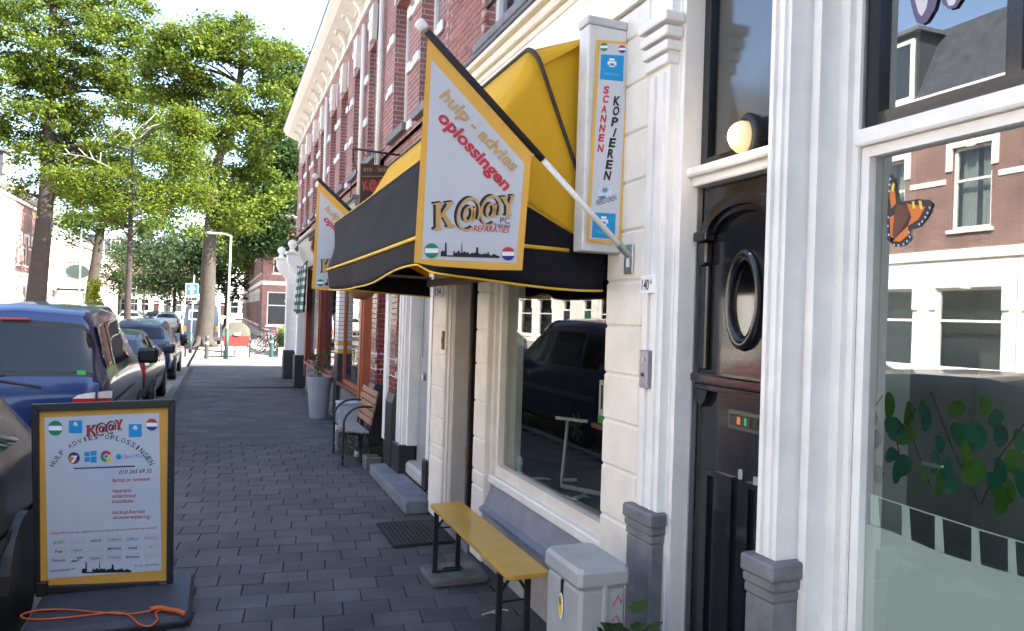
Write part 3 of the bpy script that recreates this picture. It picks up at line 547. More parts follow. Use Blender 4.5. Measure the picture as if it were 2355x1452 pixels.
# serif K and Y and a ring-a sign, drawn in unit boxes (x right, y down)
KP=[[(0,0),(.42,-.02),(.42,.05),(.34,.07),(.34,.93),(.42,.95),(.42,1.0),(0,1.03),(0,.96),(.1,.93),(.1,.07),(0,.06)],[(.34,.46),(.66,.06),(.58,.05),(.58,0),(.98,-.03),(.98,.03),(.88,.06),(.55,.42),(.92,.86),(1.02,.88),(1.02,.94),(.62,.97),(.62,.92),(.68,.90),(.42,.52),(.34,.6)]]
YP=[[(0,.04),(.46,.02),(.46,.08),(.38,.10),(.56,.42),(.72,.08),(.64,.06),(.64,0),(1.,-.02),(1.,.05),(.92,.07),(.66,.5),(.66,.92),(.78,.95),(.78,1.),(.30,1.02),(.30,.96),(.40,.93),(.40,.52),(.10,.11),(0,.1)]]
def at_polys(cx,cy,rx,ry,tilt=.35):
    P=[]; n=30
    def pt(a,kx,ky): 
        x=math.cos(a)*rx*kx; y=math.sin(a)*ry*ky; return (cx+x-y*tilt*rx/ry,cy+y)
    a0,a1=.30*math.pi,2.12*math.pi
    for i in range(n):
        s,e=a0+(a1-a0)*i/n,a0+(a1-a0)*(i+1)/n; w0=.80 if .2<i/n<.8 else .84
        P.append([pt(s,1,1),pt(e,1,1),pt(e,w0,w0+.04),pt(s,w0,w0+.04)])
    for i in range(18):
        s,e=2*math.pi*i/18,2*math.pi*(i+1)/18; P.append([pt(s,.47,.50),pt(e,.47,.50),pt(e,.23,.36),pt(s,.23,.36)])
    x,y=pt(-.2*math.pi,.55,.62); x2,y2=pt(.25*math.pi,.62,.60); P.append([(x-rx*.06,y),(x+rx*.16,y-ry*.05),(x2+rx*.14,y2),(x2-rx*.12,y2)])
    return P
def logo(pl,par,K,A1,A2,Y,face,shadow,k=3,sh=(-6,-3)):
    parts=[]
    (x,y,w,h)=K; parts+=[[(x+u*w,y+v*h-u*w*.06) for u,v in q] for q in KP]
    for c in (A1,A2): parts+=at_polys(*c)
    (x,y,w,h)=Y; parts+=[[(x+u*w,y+v*h-u*w*.06) for u,v in q] for q in YP]
    for nm,mt,dx,dy,kk in (('logo_shadow',shadow,sh[0],sh[1],k),('logo_shadow_edge',shadow,sh[0]*.5,sh[1]*.5,k+.6),('logo',face,0,0,k+1.2)):
        b=MB()
        for q in parts: b.poly([tuple(pl.p(a+dx,c+dy,kk)) for a,c in q])
        b.build(nm,mt,par,recalc=False)
# ================================================================== awning
yf=M('yellow_canvas',(.74,.435,.013),.75,var=.07,vs=2.2,bump=.12,bs=150,trans=.25); bf=M('black_canvas',(.006,.006,.010),.8,var=.15,vs=4,bump=.12,bs=150,spec=.25); pip=M('yellow_piping',(.70,.45,.03),.6)
py_=M('pale_yellow_canvas',(.68,.50,.13),.75,var=.06,bump=.1,bs=150,trans=.2)
aw=T('awning','yellow and black folding hood awning over the cream shop window','awning',(1.8,4.9,2.13))
Y0,Y1,HX,HZ=3.28,6.62,1.79,2.13
def hoop(x,z,cr=.14,n=5,yi=0):   # polyline near hinge -> front -> far hinge
    d=Vector((x-HX,0,z-HZ)); L=d.length; e=d/L; pts=[]
    pts.append(Vector((HX,Y0,HZ))); 
    for t in (.25,.5,.75): pts.append(Vector((HX,Y0,HZ))+e*((L-cr)*t))
    for i in range(n+1):
        a=math.pi/2*i/n; pts.append(Vector((HX,Y0+cr-math.cos(a)*cr,HZ))+e*(L-cr+math.sin(a)*cr))
    for t in np.linspace(.1,.9,9): q=Vector((HX,Y0+cr+(Y1-Y0-2*cr)*t,HZ))+e*L; q.z-=.004*math.sin(math.pi*t); pts.append(q)
    for i in range(n+1):
        a=math.pi/2*(1-i/n); pts.append(Vector((HX,Y1-cr+math.cos(a)*cr,HZ))+e*(L-cr+math.sin(a)*cr))
    for t in (.75,.5,.25): pts.append(Vector((HX,Y1,HZ))+e*((L-cr)*t))
    pts.append(Vector((HX,Y1,HZ))); return pts
H0=hoop(.85,2.155); H1=hoop(.90,2.56); H2=hoop(1.37,3.11,.10)
def skin(A,B,nv,sag,mt,name):
    n=len(A)-1
    def fn(u,v):
        i=u*n; k=min(int(i),n-1); t=i-k; a=A[k].lerp(A[k+1],t); b=B[k].lerp(B[k+1],t); p=a.lerp(b,v); c=Vector((HX,p.y,HZ)); s=sag*math.sin(math.pi*v); d=(c-p); 
        return tuple(p+d*(s*min(1,d.length)+.006*math.sin(math.pi*v)*(math.sin(u*70+v*6)+math.sin(u*41-v*9+2))))
    return MB().grid(fn,n*2,nv).build(name,mt,aw,smooth=True,solid=.002)
skin(H0,H1,6,.03,bf,'lower_canvas'); skin(H1,H2,8,.07,yf,'upper_canvas')
top=[Vector((1.80,p.y,3.27 if 0<i<len(H2)-1 else HZ)) for i,p in enumerate(H2)]
T2=[p if p.x<1.6 else p for p in H2]
ia=[i for i,p in enumerate(H2) if (p-Vector((HX,p.y,HZ))).length>.85]
b=MB(); A=[H2[i] for i in ia]
for p,q in zip(A,A[1:]): b.quad(tuple(p),tuple(q),(1.785,q.y,3.26),(1.785,p.y,3.26))
b.build('top_canvas',yf,aw,smooth=True)
nb_=9
MB().poly([tuple(p) for p in H2[0:nb_]]+[(1.785,H2[nb_-1].y,3.26),(1.785,Y0+.004,3.2),(1.785,Y0+.002,2.2)]).build('side_canvas',yf,aw)
MB().poly([tuple(p) for p in H2[::-1][0:nb_]]+[(1.785,H2[-nb_].y,3.26),(1.785,Y1-.004,3.2),(1.785,Y1-.002,2.2)]).build('side_canvas',yf,aw)
def offs(H,k): return [tuple(p+(p-Vector((HX,p.y,HZ))).normalized()*k) for p in H[1:-1]]
MB().tube(offs(H2,.006),.011,8).build('hoop_rib',M('rib_dark',(.025,.018,.015),.6),aw,smooth=True)
MB().tube(offs(H0,.004),.010,8).build('piping',pip,aw,smooth=True); MB().tube(offs(H1,.002),.005,6).build('seam',M('seam_gold',(.5,.33,.05),.6),aw,smooth=True)
# pale strip of upper canvas over the front edge
# valance: hangs from lower hoop, hem wavy with yellow binding
n=len(H0)-1
def val(u,v):
    i=u*n; k=min(int(i),n-1); t=i-k; p=H0[k].lerp(H0[k+1],t); dep=.155+.03*math.sin(u*13+.6)+.01*math.sin(u*29+1); w=.012*math.sin(u*40)*v+.03*math.sin(u*17+.5)*v
    c=Vector((HX,(Y0+Y1)/2,HZ)); d=(p-c); d.z=0; d=d.normalized() if d.length>0 else d
    return tuple(p+d*(w-.03*v)+Vector((0,0,-dep*v)))
MB().grid(val,120,5).build('valance',bf,aw,smooth=True,solid=.002); MB().tube([val(i/120,1.02) for i in range(121)],.006,6).build('hem_binding',pip,aw,smooth=True)
for sy in (Y0+.03,Y1-.03): MB().tube([(1.80,sy,2.13),(.88,sy,2.145)],.013,6).build('arm',galv,aw)
MB().tube([(.88,Y0+.05,2.145),(.88,Y1-.05,2.145)],.013,6).build('front_bar',galv,aw)
MB().box(1.76,1.80,3.3,6.6,2.05,2.11).build('wall_rail',M('wood_rail',(.22,.15,.12),.6),aw)
# ================================================================== vertical box sign
SG=PL(3.14)
sg=T('box_sign','white vertical box sign reading SCANNEN KOPIEREN beside the awning','sign',(1.69,3.2,2.12))
MB().bbox(1.592,1.80,3.145,3.245,2.125,3.205,.006).build('casing',M('sign_white',(.60,.60,.58),.4),sg)
MB().bbox(1.584,1.80,3.14,3.25,3.207,3.245,.006).build('cap',M('sign_cap',(.48,.48,.47),.4),sg)
ppoly(SG,[(1372,92),(1450,98),(1428,564),(1348,556)],ORG,sg,1,'orange_border'); ppoly(SG,[(1379,99),(1443,104),(1421,556),(1355,549)],WHT,sg,2,'panel')
flagdisc(SG,(1388,109),9,GRN,GRN,sg,3); flagdisc(SG,(1430,114),8.5,RED,BLU,sg,3)
def printer(pl,cx,cy,s,par,k): 
    rect(pl,cx-s,cy-s*.35,cx+s,cy+s*.5,PWH,par,k,'printer_icon',.08); rect(pl,cx-s*.6,cy-s,cx+s*.6,cy-s*.5,PWH,par,k,'printer_icon',.08); rect(pl,cx-s*.6,cy+.1*s,cx+s*.6,cy+s*.95,PWH,par,k,'printer_icon',.08); rect(pl,cx-s*.38,cy+.25*s,cx+s*.38,cy+s*.7,CYA,par,k+1,'printer_icon',.08)
for (x0,y0,x1,y1) in ((1381,126,1434,186),(1362,489,1415,549)):
    ppoly(SG,[(x0+1,y0),(x1,y0+3),(x1-2,y1+2),(x0-2,y1-3)],CYA,sg,3,'blue_square'); printer(SG,(x0+x1)/2-1,y0+19,10,sg,4); text(SG,'PRINTEN',(x0+8,y1-12),(x1-10,y1-9),6,ink('pale_cyan',(.12,.45,.7)),sg,4)
for i,(ch,x,y) in enumerate(zip('SCANNEN',(1393,1391.5,1388,1386,1383.5,1381.5,1379.5),(215,236,259,281,303,325,349))): text(SG,ch,(x-7,y),(x+6,y+1),15,RED,sg,3,.045,.22)
for i,(ch,x,y) in enumerate(zip('KOPIEREN',(1418,1416,1413,1411,1407.5,1404,1400,1396),(242,265,290,314,338,363,388,413))): text(SG,ch,(x-9 if ch!='I' else x-3,y),(x+6 if ch!='I' else x+1,y+1),18,BLK,sg,3,.045,.22)
ppoly(SG,[(1373,438),(1403,430),(1408,452),(1378,460)],ink('envelope_grey',(.55,.62,.70)),sg,3,'envelope'); ppoly(SG,[(1378,440),(1402,433),(1392,446)],ink('envelope_blue',(.25,.45,.68)),sg,4,'envelope_flap'); disc(SG,(1382,448),10,ink('globe_blue',(.03,.22,.42)),sg,4,'globe',.2,2.6); text(SG,'e',(1386,442),(1396,440),8,BLU,sg,5)
text(SG,'VERSTUREN',(1371,474),(1417,460),11,BLK,sg,3,.0,.15)
# ================================================================== banner flags on slanted poles
pole_w=M('white_pole',(.70,.70,.68),.35); sleeve=M('black_sleeve',(.014,.012,.015),.8,bump=.2,bs=120)
def banner(label,dY,group=None,full=True):
    F=PL(3.05); fl=T('banner_flag',label,'flag',(1.79,3.05,2.09))
    a=onY(1446,588,3.05); tip=onY(974,64,3.05); md=onY(1238,356,3.05); e=(tip-a).normalized()
    MB().tube([tuple(a),tuple(md+e*-.03)],.0135,10).build('pole',pole_w,fl,smooth=True)
    MB().tube([tuple(md-e*.03),tuple(tip-e*.02)],.0165,10).build('pole_sleeve',sleeve,fl,smooth=True)
    b=MB(); b.tube([tuple(tip-e*.012),tuple(tip+e*.002),tuple(tip+e*.03),tuple(tip+e*.036)],[.02,.024,.024,.014],12); b.build('end_cap',pole_w,fl,smooth=True)
    br=MB(); br.tube([tuple(a-e*.01),tuple(a+e*.075)],.018,10); br.bbox(1.787,1.80,3.01,3.09,2.02,2.16,.003); br.tube([(1.79,3.05,2.05),tuple(a)],.012,8); br.build('wall_bracket',galv,fl)
    out=[(984,88),(1222,352),(1201,622),(1130,621),(1000,612),(952,604)]
    def warp(p,k=0): 
        q=F.p(*p,k); return q
    MB().poly([tuple(F.p(x,y,0)) for x,y in out]).build('cloth',ORG,fl)
    MB().poly([tuple(F.p(x,y,-2)) for x,y in out]).build('cloth_back',ORG,fl)
    ppoly(F,[(992,137),(1206,376),(1187,606),(970,596)],WHT,fl,1,'white_panel')
    text(F,'hulp - advies',(1009,222),(1177,396),30,GOLD,fl,3,.025,.15); text(F,'oplossingen',(1004,272),(1160,440),30,RED,fl,3,.035,.1)
    for i,(x,y) in enumerate(((1120,246),(1225,357))): disc(F,(x,y),3.2,galv,fl,3,'eyelet')
    if full:
        logo(F,fl,(997,468,47,61),(1077,493,27,39,.22),(1127,485,23,35.5,.22),(1150,452,34,46),GOLD,BLK)
        text(F,'PC',(1150,514),(1172,515),13,BLK,fl,3); text(F,'Rotterdam',(1136,521),(1172,523),7,BLK,fl,3,0,.2); text(F,'REPARATIES',(1088,532),(1169,536),13,RED,fl,3,.01,.2)
        flagdisc(F,(992,577),16,GRN,GRN,fl,3); flagdisc(F,(1168,584),14.5,RED,BLU,fl,3); skyline(F,1013,1148,587,34,fl,3,.03)
    if dY:
        fl.location.y+=dY
    return fl
banner('large yellow bordered flag on a slanted pole beside the box sign',0)
f2=banner('yellow bordered flag on a slanted pole at the far end of the awning',3.72)
f2.location.z-=.02
# ================================================================== hanging sign beyond the awning
hs=T('hanging_sign','dark hanging board with phone number on a wrought iron bracket','sign',(1.5,7.75,2.7)); HY=7.75; HP=PL(HY)
p0=onY(812,342,HY); p1=onY(925,350,HY); b=MB(); b.tube([tuple(p0),(1.85,HY,p0.z-.02)],.012,6); b.tube([tuple(p0),tuple(onY(812,372,HY))],.009,6)
sc=[onY(x,y,HY) for x,y in ((812,372),(818,385),(822,396),(812,410),(806,420),(808,440),(805,455))]; b.tube([tuple(p) for p in sc],.006,6)
for cx in (845,885): b.tube([tuple(onY(cx+math.cos(a)*9,352+math.sin(a)*8,HY)) for a in np.linspace(.2,4.6,10)],.005,5)
b.tube([tuple(onY(864,352,HY)),tuple(onY(864,377,HY))],.005,5); b.build('iron_bracket',blackm,hs,smooth=True)
c0=onY(829,376,HY); c1=onY(829,520,HY); MB().bbox(c0.x,c0.x+.52,HY-.02,HY+.02,c1.z,c0.z,.006).build('board',M('sign_brown',(.03,.015,.012),.4),hs)
HP=PL(HY-.022); gold2=ink('sign_gold',(.42,.22,.06))
text(HP,'010 - 2656932',(836,395),(912,395),9,gold2,hs,2,.01,.1); rect(HP,833,405,930,406.5,gold2,hs,2,'rule'); text(HP,'K@@Y',(836,438),(905,432),22,ink('sign_red',(.45,.06,.03)),hs,2,.03)
# ================================================================== small wall fittings
nb=T('number_plate','white house number plate reading 140A beside the black door','number plate',(1.79,2.88,1.93))
q0=onX(1474,638,1.782); q1=onX(1508,674,1.782)
MB().bbox(1.782,1.799,2.81,2.925,1.925,2.005,.003).build('plate',PWH,nb)
def textX(body,y0,y1,z0,h,x,mt,par):     # text on a surface facing -X ; y decreases to the right
    v,f=textmesh(body,.01); a0=min(p[0] for p in v); a1=max(p[0] for p in v); t=max(p[1] for p in v)
    MB().add([(x,y0+(p[0]-a0)/(a1-a0)*(y1-y0),z0+p[1]/t*h) for p in v],f).build('lettering',mt,par,recalc=False)
textX('140',2.908,2.85,1.94,.048,1.7805,BLK,nb); textX('A',2.843,2.826,1.966,.022,1.7805,BLK,nb)
n2=T('door_number_plate','small white number plate on the far cream pilaster','number plate',(1.80,6.3,2.0)); MB().bbox(1.79,1.804,6.2,6.42,1.95,2.05,.003).build('plate',PWH,n2); textX('134',6.40,6.22,1.97,.06,1.788,BLK,n2)
db=T('door_bell','grey steel intercom panel beside the black door','door bell',(1.79,2.86,1.52)); MB().bbox(1.772,1.80,2.83,2.895,1.50,1.67,.004).build('panel',M('steel_panel',(.30,.30,.35),.35,metal=.5),db)
b=MB(); b.lathe([(0,0),(.009,0),(.009,-.006),(0,-.006)],12,(1.772,2.863,1.56),'x'); b.build('button',blackm,db); b=MB(); b.lathe([(0,0),(.012,0),(.012,-.003),(0,-.003)],12,(1.772,2.863,1.63),'x'); b.build('speaker_grille',galv,db)
d2=T('bell_push','brown bell push on the far cream pilaster','door bell',(1.80,6.14,1.55)); MB().bbox(1.788,1.806,6.115,6.16,1.50,1.66,.004).build('panel',M('bell_brown',(.16,.10,.07),.5),d2); MB().bbox(1.784,1.79,6.125,6.15,1.56,1.60,.003).build('button',blackm,d2)
# lit bulkhead lamp above the door
LP=onX(1715,318,1.90); lp=T('bulkhead_lamp','lit oval bulkhead lamp above the black door','lamp',(1.95,LP.y,LP.z))
ly,lz=LP.y-.005,LP.z+.0
MB().lathe([(.055,.0),(.085,-.004),(.088,-.045),(.075,-.06),(.062,-.06),(.058,-.01)],24,(1.945,ly,lz),'x',.8,1.12).build('housing',blackm,lp,smooth=True)
gl=bpy.data.materials.new('lamp_glass'); gl.use_nodes=True; N=gl.node_tree.nodes; N['Principled BSDF'].inputs['Base Color'].default_value=(.6,.5,.35,1); N['Principled BSDF'].inputs['Emission Color'].default_value=(1,.72,.36,1); N['Principled BSDF'].inputs['Emission Strength'].default_value=.12; N['Principled BSDF'].inputs['Roughness'].default_value=.15
MB().lathe([(.058,-.048),(.056,-.08),(.044,-.105),(.02,-.118),(.001,-.12)],24,(1.945,ly,lz),'x',.8,1.12).build('lens',gl,lp,smooth=True)
em=M('bulb',(1,.9,.7),.5,emit=(1,.72,.36),em=12); MB().lathe([(.001,-.124),(.028,-.121),(.036,-.112),(.001,-.108)],14,(1.945,ly-.004,lz),'x',.8,1.1).build('bulb_glow',em,lp,smooth=True)
pl_=bpy.data.lights.new('lamp','POINT'); pl_.energy=.25; pl_.color=(1,.75,.45); pl_.shadow_soft_size=.04; po=bpy.data.objects.new('lamp_light',pl_); COL.objects.link(po); po.parent=lp; po.location=(-.2,0,0)
# butterflies stuck on the window
def butterfly(label,cen,s,cols,pts2):
    bt=T('butterfly_sticker',label,'sticker',tuple(onX(*cen,2.038)))
    for nm,mt,k,pp in pts2: MB().poly([tuple(onX(x,y,2.0385-.0008*k)) for x,y in pp]).build(nm,mt,bt)
bo=ink('wing_orange',(.62,.16,.03)); bbk=ink('wing_black',(.03,.02,.02)); bye=ink('wing_yellow',(.75,.60,.10)); bbl=ink('wing_blue',(.35,.55,.70)); bbr=ink('wing_brown',(.12,.04,.025))
L1=[('wing',bbk,1,[(2048,398),(2057,412),(2063,440),(2068,466),(2060,510),(2052,560),(2040,552),(2040,500),(2043,440)]),('wing',bbk,1,[(2068,466),(2110,458),(2135,460),(2145,470),(2140,488),(2118,520),(2090,530),(2095,550),(2080,565),(2055,568),(2048,555)]),
('wing_patch',bo,2,[(2050,425),(2058,440),(2061,468),(2050,480),(2046,450)]),('wing_patch',bo,2,[(2085,468),(2128,476),(2112,505),(2088,520),(2096,500)]),('wing_patch',bo,2,[(2046,500),(2056,495),(2062,520),(2058,548),(2048,545)]),('wing_patch',bo,2,[(2062,545),(2088,520),(2090,540),(2070,556),(2054,555)]),
('body',bbr,3,[(2062,470),(2086,474),(2094,490),(2082,515),(2058,550),(2052,540),(2056,500)]),('yellow_mark',bye,3,[(2053,420),(2058,424),(2054,442),(2050,438)]),('yellow_mark',bye,3,[(2112,462),(2119,462),(2122,482),(2116,480)]),('yellow_mark',bye,3,[(2097,464),(2103,463),(2104,480),(2099,480)])]
for i,(x,y) in enumerate([(2138,478),(2133,490),(2128,500),(2121,510),(2114,516),(2090,534),(2092,545),(2086,555),(2078,562),(2066,565),(2056,564),(2044,540),(2042,520),(2043,500),(2047,412),(2046,425),(2045,440)]): L1.append(('blue_spot',bbl,4,[(x-2.6,y-1.5),(x+1,y-3),(x+2.6,y+1.5),(x-1,y+3)]))
butterfly('orange tortoiseshell butterfly sticker on the big window pane',(2090,490),1,0,L1)
L2=[('wing',ink('wing_violet',(.10,.08,.16)),1,[(2093,0),(2100,30),(2108,52),(2120,57),(2132,50),(2150,20),(2160,-20),(2100,-40)]),('wing_patch',ink('wing_white',(.55,.53,.58)),2,[(2104,0),(2112,30),(2120,38),(2130,20),(2136,-10),(2110,-25)]),('wing',ink('wing_violet',(.1,.1,.1)),1,[(2160,-20),(2168,10),(2182,22),(2198,18),(2210,0),(2220,-30)]),('wing_patch',ink('wing_white',(.5,.5,.5)),2,[(2172,-10),(2182,14),(2194,12),(2204,-12)])]
butterfly('white and violet butterfly sticker on the upper window light',(2150,10),1,0,L2)
# ================================================================== things in the shop window
def single(name,label,cat,b,mt,**kw):
    o=b.build(name,mt,**kw); tag(o,label,cat); return setloc(o)
S=lambda px,py,X=2.15:onX(px,py,X)
sh=T('display_shelf','reddish wooden shelf behind the shop window','shelf',(2.5,3.7,1.2)); MB().bbox(2.2,2.75,3.35,4.15,1.12,1.15,.004).build('board',M('shelf_wood',(.20,.07,.045),.5),sh); MB().tube([(2.5,3.5,.62),(2.5,3.5,1.12)],.015,6).build('leg',blackm,sh); MB().tube([(2.5,4.05,.62),(2.5,4.05,1.12)],.015,6).build('leg',blackm,sh)
sp=T('speaker_box','black loudspeaker with two round cones on the shelf','speaker',(2.4,3.85,1.15)); MB().bbox(2.25,2.5,3.74,3.97,1.152,1.55,.006).build('cabinet',M('speaker_black',(.02,.02,.02),.5),sp)
for z,r in ((1.43,.075),(1.24,.08)): MB().lathe([(r,0),(r,-.012),(r*.85,-.012),(r*.6,.0)],20,(2.25,3.855,z),'x').build('cone_ring',galv,sp,smooth=True)
bx=T('router_box','white and green cardboard box beside the loudspeaker','box',(2.3,4.08,1.15)); MB().bbox(2.24,2.36,4.0,4.13,1.152,1.42,.003).build('carton',M('box_white',(.6,.62,.6),.6),bx); MB().box(2.238,2.24,4.0,4.13,1.156,1.20).build('green_band',BGRN,bx); 
for yy in (4.03,4.075): MB().box(2.2385,2.2398,yy,yy+.025,1.24,1.39).build('printed_panel',BLK,bx)
tg=single('price_card','white price card leaning on the loudspeaker shelf','card',MB().box(2.22,2.226,3.50,3.62,1.152,1.42),ink('card',(.6,.58,.5)))
fb=T('toy_football','small black and white football above the loudspeaker','ball',(2.35,3.9,1.62)); MB().lathe([(.055*math.sin(a),-.055*math.cos(a)) for a in np.linspace(.05,3.09,10)],14,(2.35,3.9,1.609)).build('ball',PWH,fb,smooth=True)
for dx,dy,dz in ((-.05,0,.02),(-.03,-.03,-.035),(-.028,.035,-.03)): MB().lathe([(.014,0),(.014,.004),(0,.004)],6,(2.35+dx,3.9+dy,1.609+dz),'x').build('black_patch',BLK,fb)
for nm,lab,px,py,w,d,rz in (('paper_strip','crumpled white paper strip near the window corner',1336,1145,.20,.07,.5),('paper_note','small paper note on the display floor',1240,1125,.10,.08,.2),('ruler_strip','long speckled strip lying on the display floor',1262,1105,.42,.05,-.25)):
    q=onZ(px,py,.64); b=MB(); b.grid(lambda u,v:(q.x+(u-.5)*w*math.cos(rz)-(v-.5)*d*math.sin(rz),q.y+(u-.5)*w*math.sin(rz)+(v-.5)*d*math.cos(rz),.645+.02*math.sin(u*5)*math.sin(v*3+.4)),8,3); single(nm,lab,'paper',b,ink('paper',(.6,.6,.57)))
sk=T('kick_scooter','pale speckled scooter frame standing in the shop window','scooter',(2.25,4.5,.62)); b=MB(); b.tube([(2.2,4.55,.66),(2.22,4.52,1.12)],.012,6); b.tube([(2.16,4.58,1.12),(2.3,4.38,1.12)],.012,6); b.tube([(2.2,4.55,.66),(2.5,4.0,.66)],.016,6); b.build('frame',ink('speckled',(.45,.43,.38)),sk)
for yy,xx in ((4.6,2.18),(3.98,2.51)): MB().lathe([(.03,-.012),(.055,-.012),(.055,.012),(.03,.012)],14,(xx,yy,.675),'x').build('wheel',blackm,sk)
bg_=T('paper_mask','white shield shaped ornament with black centre in the shop window','ornament',(2.1,4.62,.64)); q=onX(1190,1080,2.05); b=MB(); b.prism([(q.y-.07,q.z+.08),(q.y,q.z+.12),(q.y+.07,q.z+.08),(q.y+.06,q.z-.05),(q.y,q.z-.10),(q.y-.06,q.z-.05)],FX(2.05),-.01,.01); b.build('shield',PWH,bg_); MB().lathe([(.022,0),(.022,-.006),(0,-.006)],12,(2.04,q.y,q.z+.01),'x').build('centre',BLK,bg_)
# ================================================================== beer bench
yb=M('yellow_board',(.52,.30,.04),.38,var=.12,vs=5,bump=.1,bs=30,coat=.25)
bn=T('beer_bench','yellow folding beer bench against the cream shop front','bench',(1.52,4.2,0))
b=MB(); x0,x1,y0,y1,r=1.395,1.63,3.47,4.97,.035; pts=[]
for cx,cy,a0 in ((x1-r,y1-r,0),(x0+r,y1-r,90),(x0+r,y0+r,180),(x1-r,y0+r,270)):
    for k in range(5): a=R(a0+k*22.5); pts.append((cx+math.cos(a)*r,cy+math.sin(a)*r))
b.prism(pts,lambda u,v,d:(u,v,d),.462,.488); b.build('seat_board',yb,bn,bevel=.004)
for yy in (3.62,4.84):
    for xx in (1.41,1.57): MB().bbox(xx-.016,xx+.016,yy-.012,yy+.012,.012 if yy<4 else .062,.46,.003).build('leg',blackm,bn)
    b=MB(); zb=.0 if yy<4 else .05; b.tube([(1.41,yy,zb+.30),(1.57,yy,zb+.30)],.006,6); b.tube([(1.425,yy,.36),(1.49,yy,.455)],.009,6); b.tube([(1.555,yy,.36),(1.49,yy,.455)],.009,6); b.build('cross_brace',blackm,bn); MB().bbox(1.39,1.59,yy-.014,yy+.014,zb+(.0 if yy>4 else .0),zb+.014,.003).build('foot_bar',blackm,bn)
sl_=T('concrete_block','weathered concrete slab under the far bench leg','block',(1.6,4.85,0)); MB().bbox(1.35,1.75,4.68,5.02,.001,.05,.012).build('slab',M('old_concrete',(.13,.125,.115),.85,var=.3,bump=.5,bs=50,dirt=.3),sl_); MB().tube([(1.47,4.86,.05),(1.48,4.86,.065),(1.6,4.86,.065),(1.61,4.86,.05)],.008,6).build('lifting_eye',blackm,sl_)
# rubber mat
mt_=T('door_mat','black ribbed rubber mat before the open shop door','mat',(1.55,5.95,0)); MB().box(1.29,1.80,5.58,6.24,.003,.012).build('base',M('mat_black',(.012,.012,.013),.8),mt_)
b=MB()
for i in range(14):
    x=1.30+i*.0355; k=0; y=5.59
    while y<6.225: b.box(x,x+.026,y,y+.017,.012,.022); y+=.026
tag(b.build('rubber_rib',M('mat_rib',(.028,.027,.028),.6,var=.2),mt_),kind='stuff')
# cable cabinet
cg=M('cabinet_grey',(.36,.365,.36),.55,var=.1,vs=5,bump=.08,bs=120,dirt=.15)
cb=T('cable_cabinet','grey plastic cable cabinet beside the yellow bench with a banana sticker','cabinet',(1.5,2.6,0))
CZ=.80; q=[onZ(x,y,CZ) for x,y in ((1269,1251),(1375,1251),(1432,1300),(1320,1315))]
x0=(q[0].x+q[3].x)/2; x1=(q[1].x+q[2].x)/2; y1=(q[0].y+q[1].y)/2; y0=(q[2].y+q[3].y)/2
MB().bbox(x0-.012,x1+.012,y0-.012,y1+.012,CZ-.085,CZ,.018).build('lid',cg,cb,smooth=False); MB().bbox(x0,x1,y0,y1,.002,CZ-.087,.015).build('body',cg,cb)
MB().bbox(x0+.10,x0+.125,y0-.012,y0+.01,.01,CZ-.06,.006).build('rib',cg,cb); MB().box(x0-.004,x0+.001,(y0+y1)/2-.01,(y0+y1)/2+.01,CZ-.15,CZ-.09).build('lock_slot',blackm,cb)
yc=(y0+y1)/2; st_=MB(); st_.poly([(x0-.005,yc+.022*math.cos(a),CZ-.20+.055*math.sin(a)) for a in np.linspace(0,6.28,14)[:-1]]).build('sticker_edge',PWH,cb)
MB().poly([(x0-.0062,yc+.016*math.cos(a)+.004,CZ-.20+.048*math.sin(a)) for a in np.linspace(0,6.28,14)[:-1]]).build('banana_sticker',YEL,cb); MB().poly([(x0-.0074,yc+.004,CZ-.16),(x0-.0074,yc-.003,CZ-.19),(x0-.0074,yc+.008,CZ-.20),(x0-.0074,yc+.012,CZ-.17)]).build('sticker_mark',BLK,cb)
b=MB(); b.tube([(x0+.15,y0-.001,CZ-.16),(x0+.175,y0-.001,CZ-.12),(x0+.19,y0-.001,CZ-.15)],.004,5); b.tube([(x0+.15,y0-.001,CZ-.22),(x0+.17,y0-.001,CZ-.20),(x0+.185,y0-.001,CZ-.23)],.003,5); b.build('graffiti',ink('pink',(.5,.06,.14)),cb)
# ivy weed in front of cabinet
def weed(name,label,c,n,rad,h,size,col,seed,spiky=False):
    rs=random.Random(seed); r=T(name,label,'plant',c); mt=leafmat(name+'_leaf_'+str(seed),col,.3,.35); b=MB()
    for i in range(min(14,max(3,n//8))): a=rs.uniform(0,6.28); b.tube([c,(c[0]+math.cos(a)*rad*.5,c[1]+math.sin(a)*rad*.5,c[2]+h*.6),(c[0]+math.cos(a)*rad*.9,c[1]+math.sin(a)*rad*.9,c[2]+h*rs.uniform(.4,.75))],.003,4)
    b.build('stem',M('weed_stem',(.06,.08,.03),.7),r)
    b=MB()
    for i in range(n):
        a=rs.uniform(0,6.28); q=math.sqrt(rs.random())*rad; z=c[2]+h*(1-(q/rad)**2*.6)*rs.uniform(.25,.9); p=Vector((c[0]+math.cos(a)*q,c[1]+math.sin(a)*q,z)); s=size*rs.uniform(.6,1.2)
        d=Vector((math.cos(a),math.sin(a),rs.uniform(-.4,.5))).normalized(); t=d.cross(Vector((0,0,1))).normalized(); nn=d.cross(t)
        prof=[(0,0),(.35,.5),(.5,.35),(.75,.42),(1.1,0)] if not spiky else [(0,0),(.5,.16),(1.3,0)]
        P=[p+d*u*s+t*v*s+nn*(-.12*s*u) for u,v in prof]+[p+d*u*s-t*v*s+nn*(-.12*s*u) for u,v in prof[-2:0:-1]]
        b.poly([tuple(x) for x in P])
    tag(b.build('leaves',mt,r,recalc=False),kind='stuff'); return r
weed('ivy_weed','dark green leafy weed growing in front of the cable cabinet',(x0+.17,y0-.10,.0),460,.15,.72,.08,(.035,.07,.018),4)
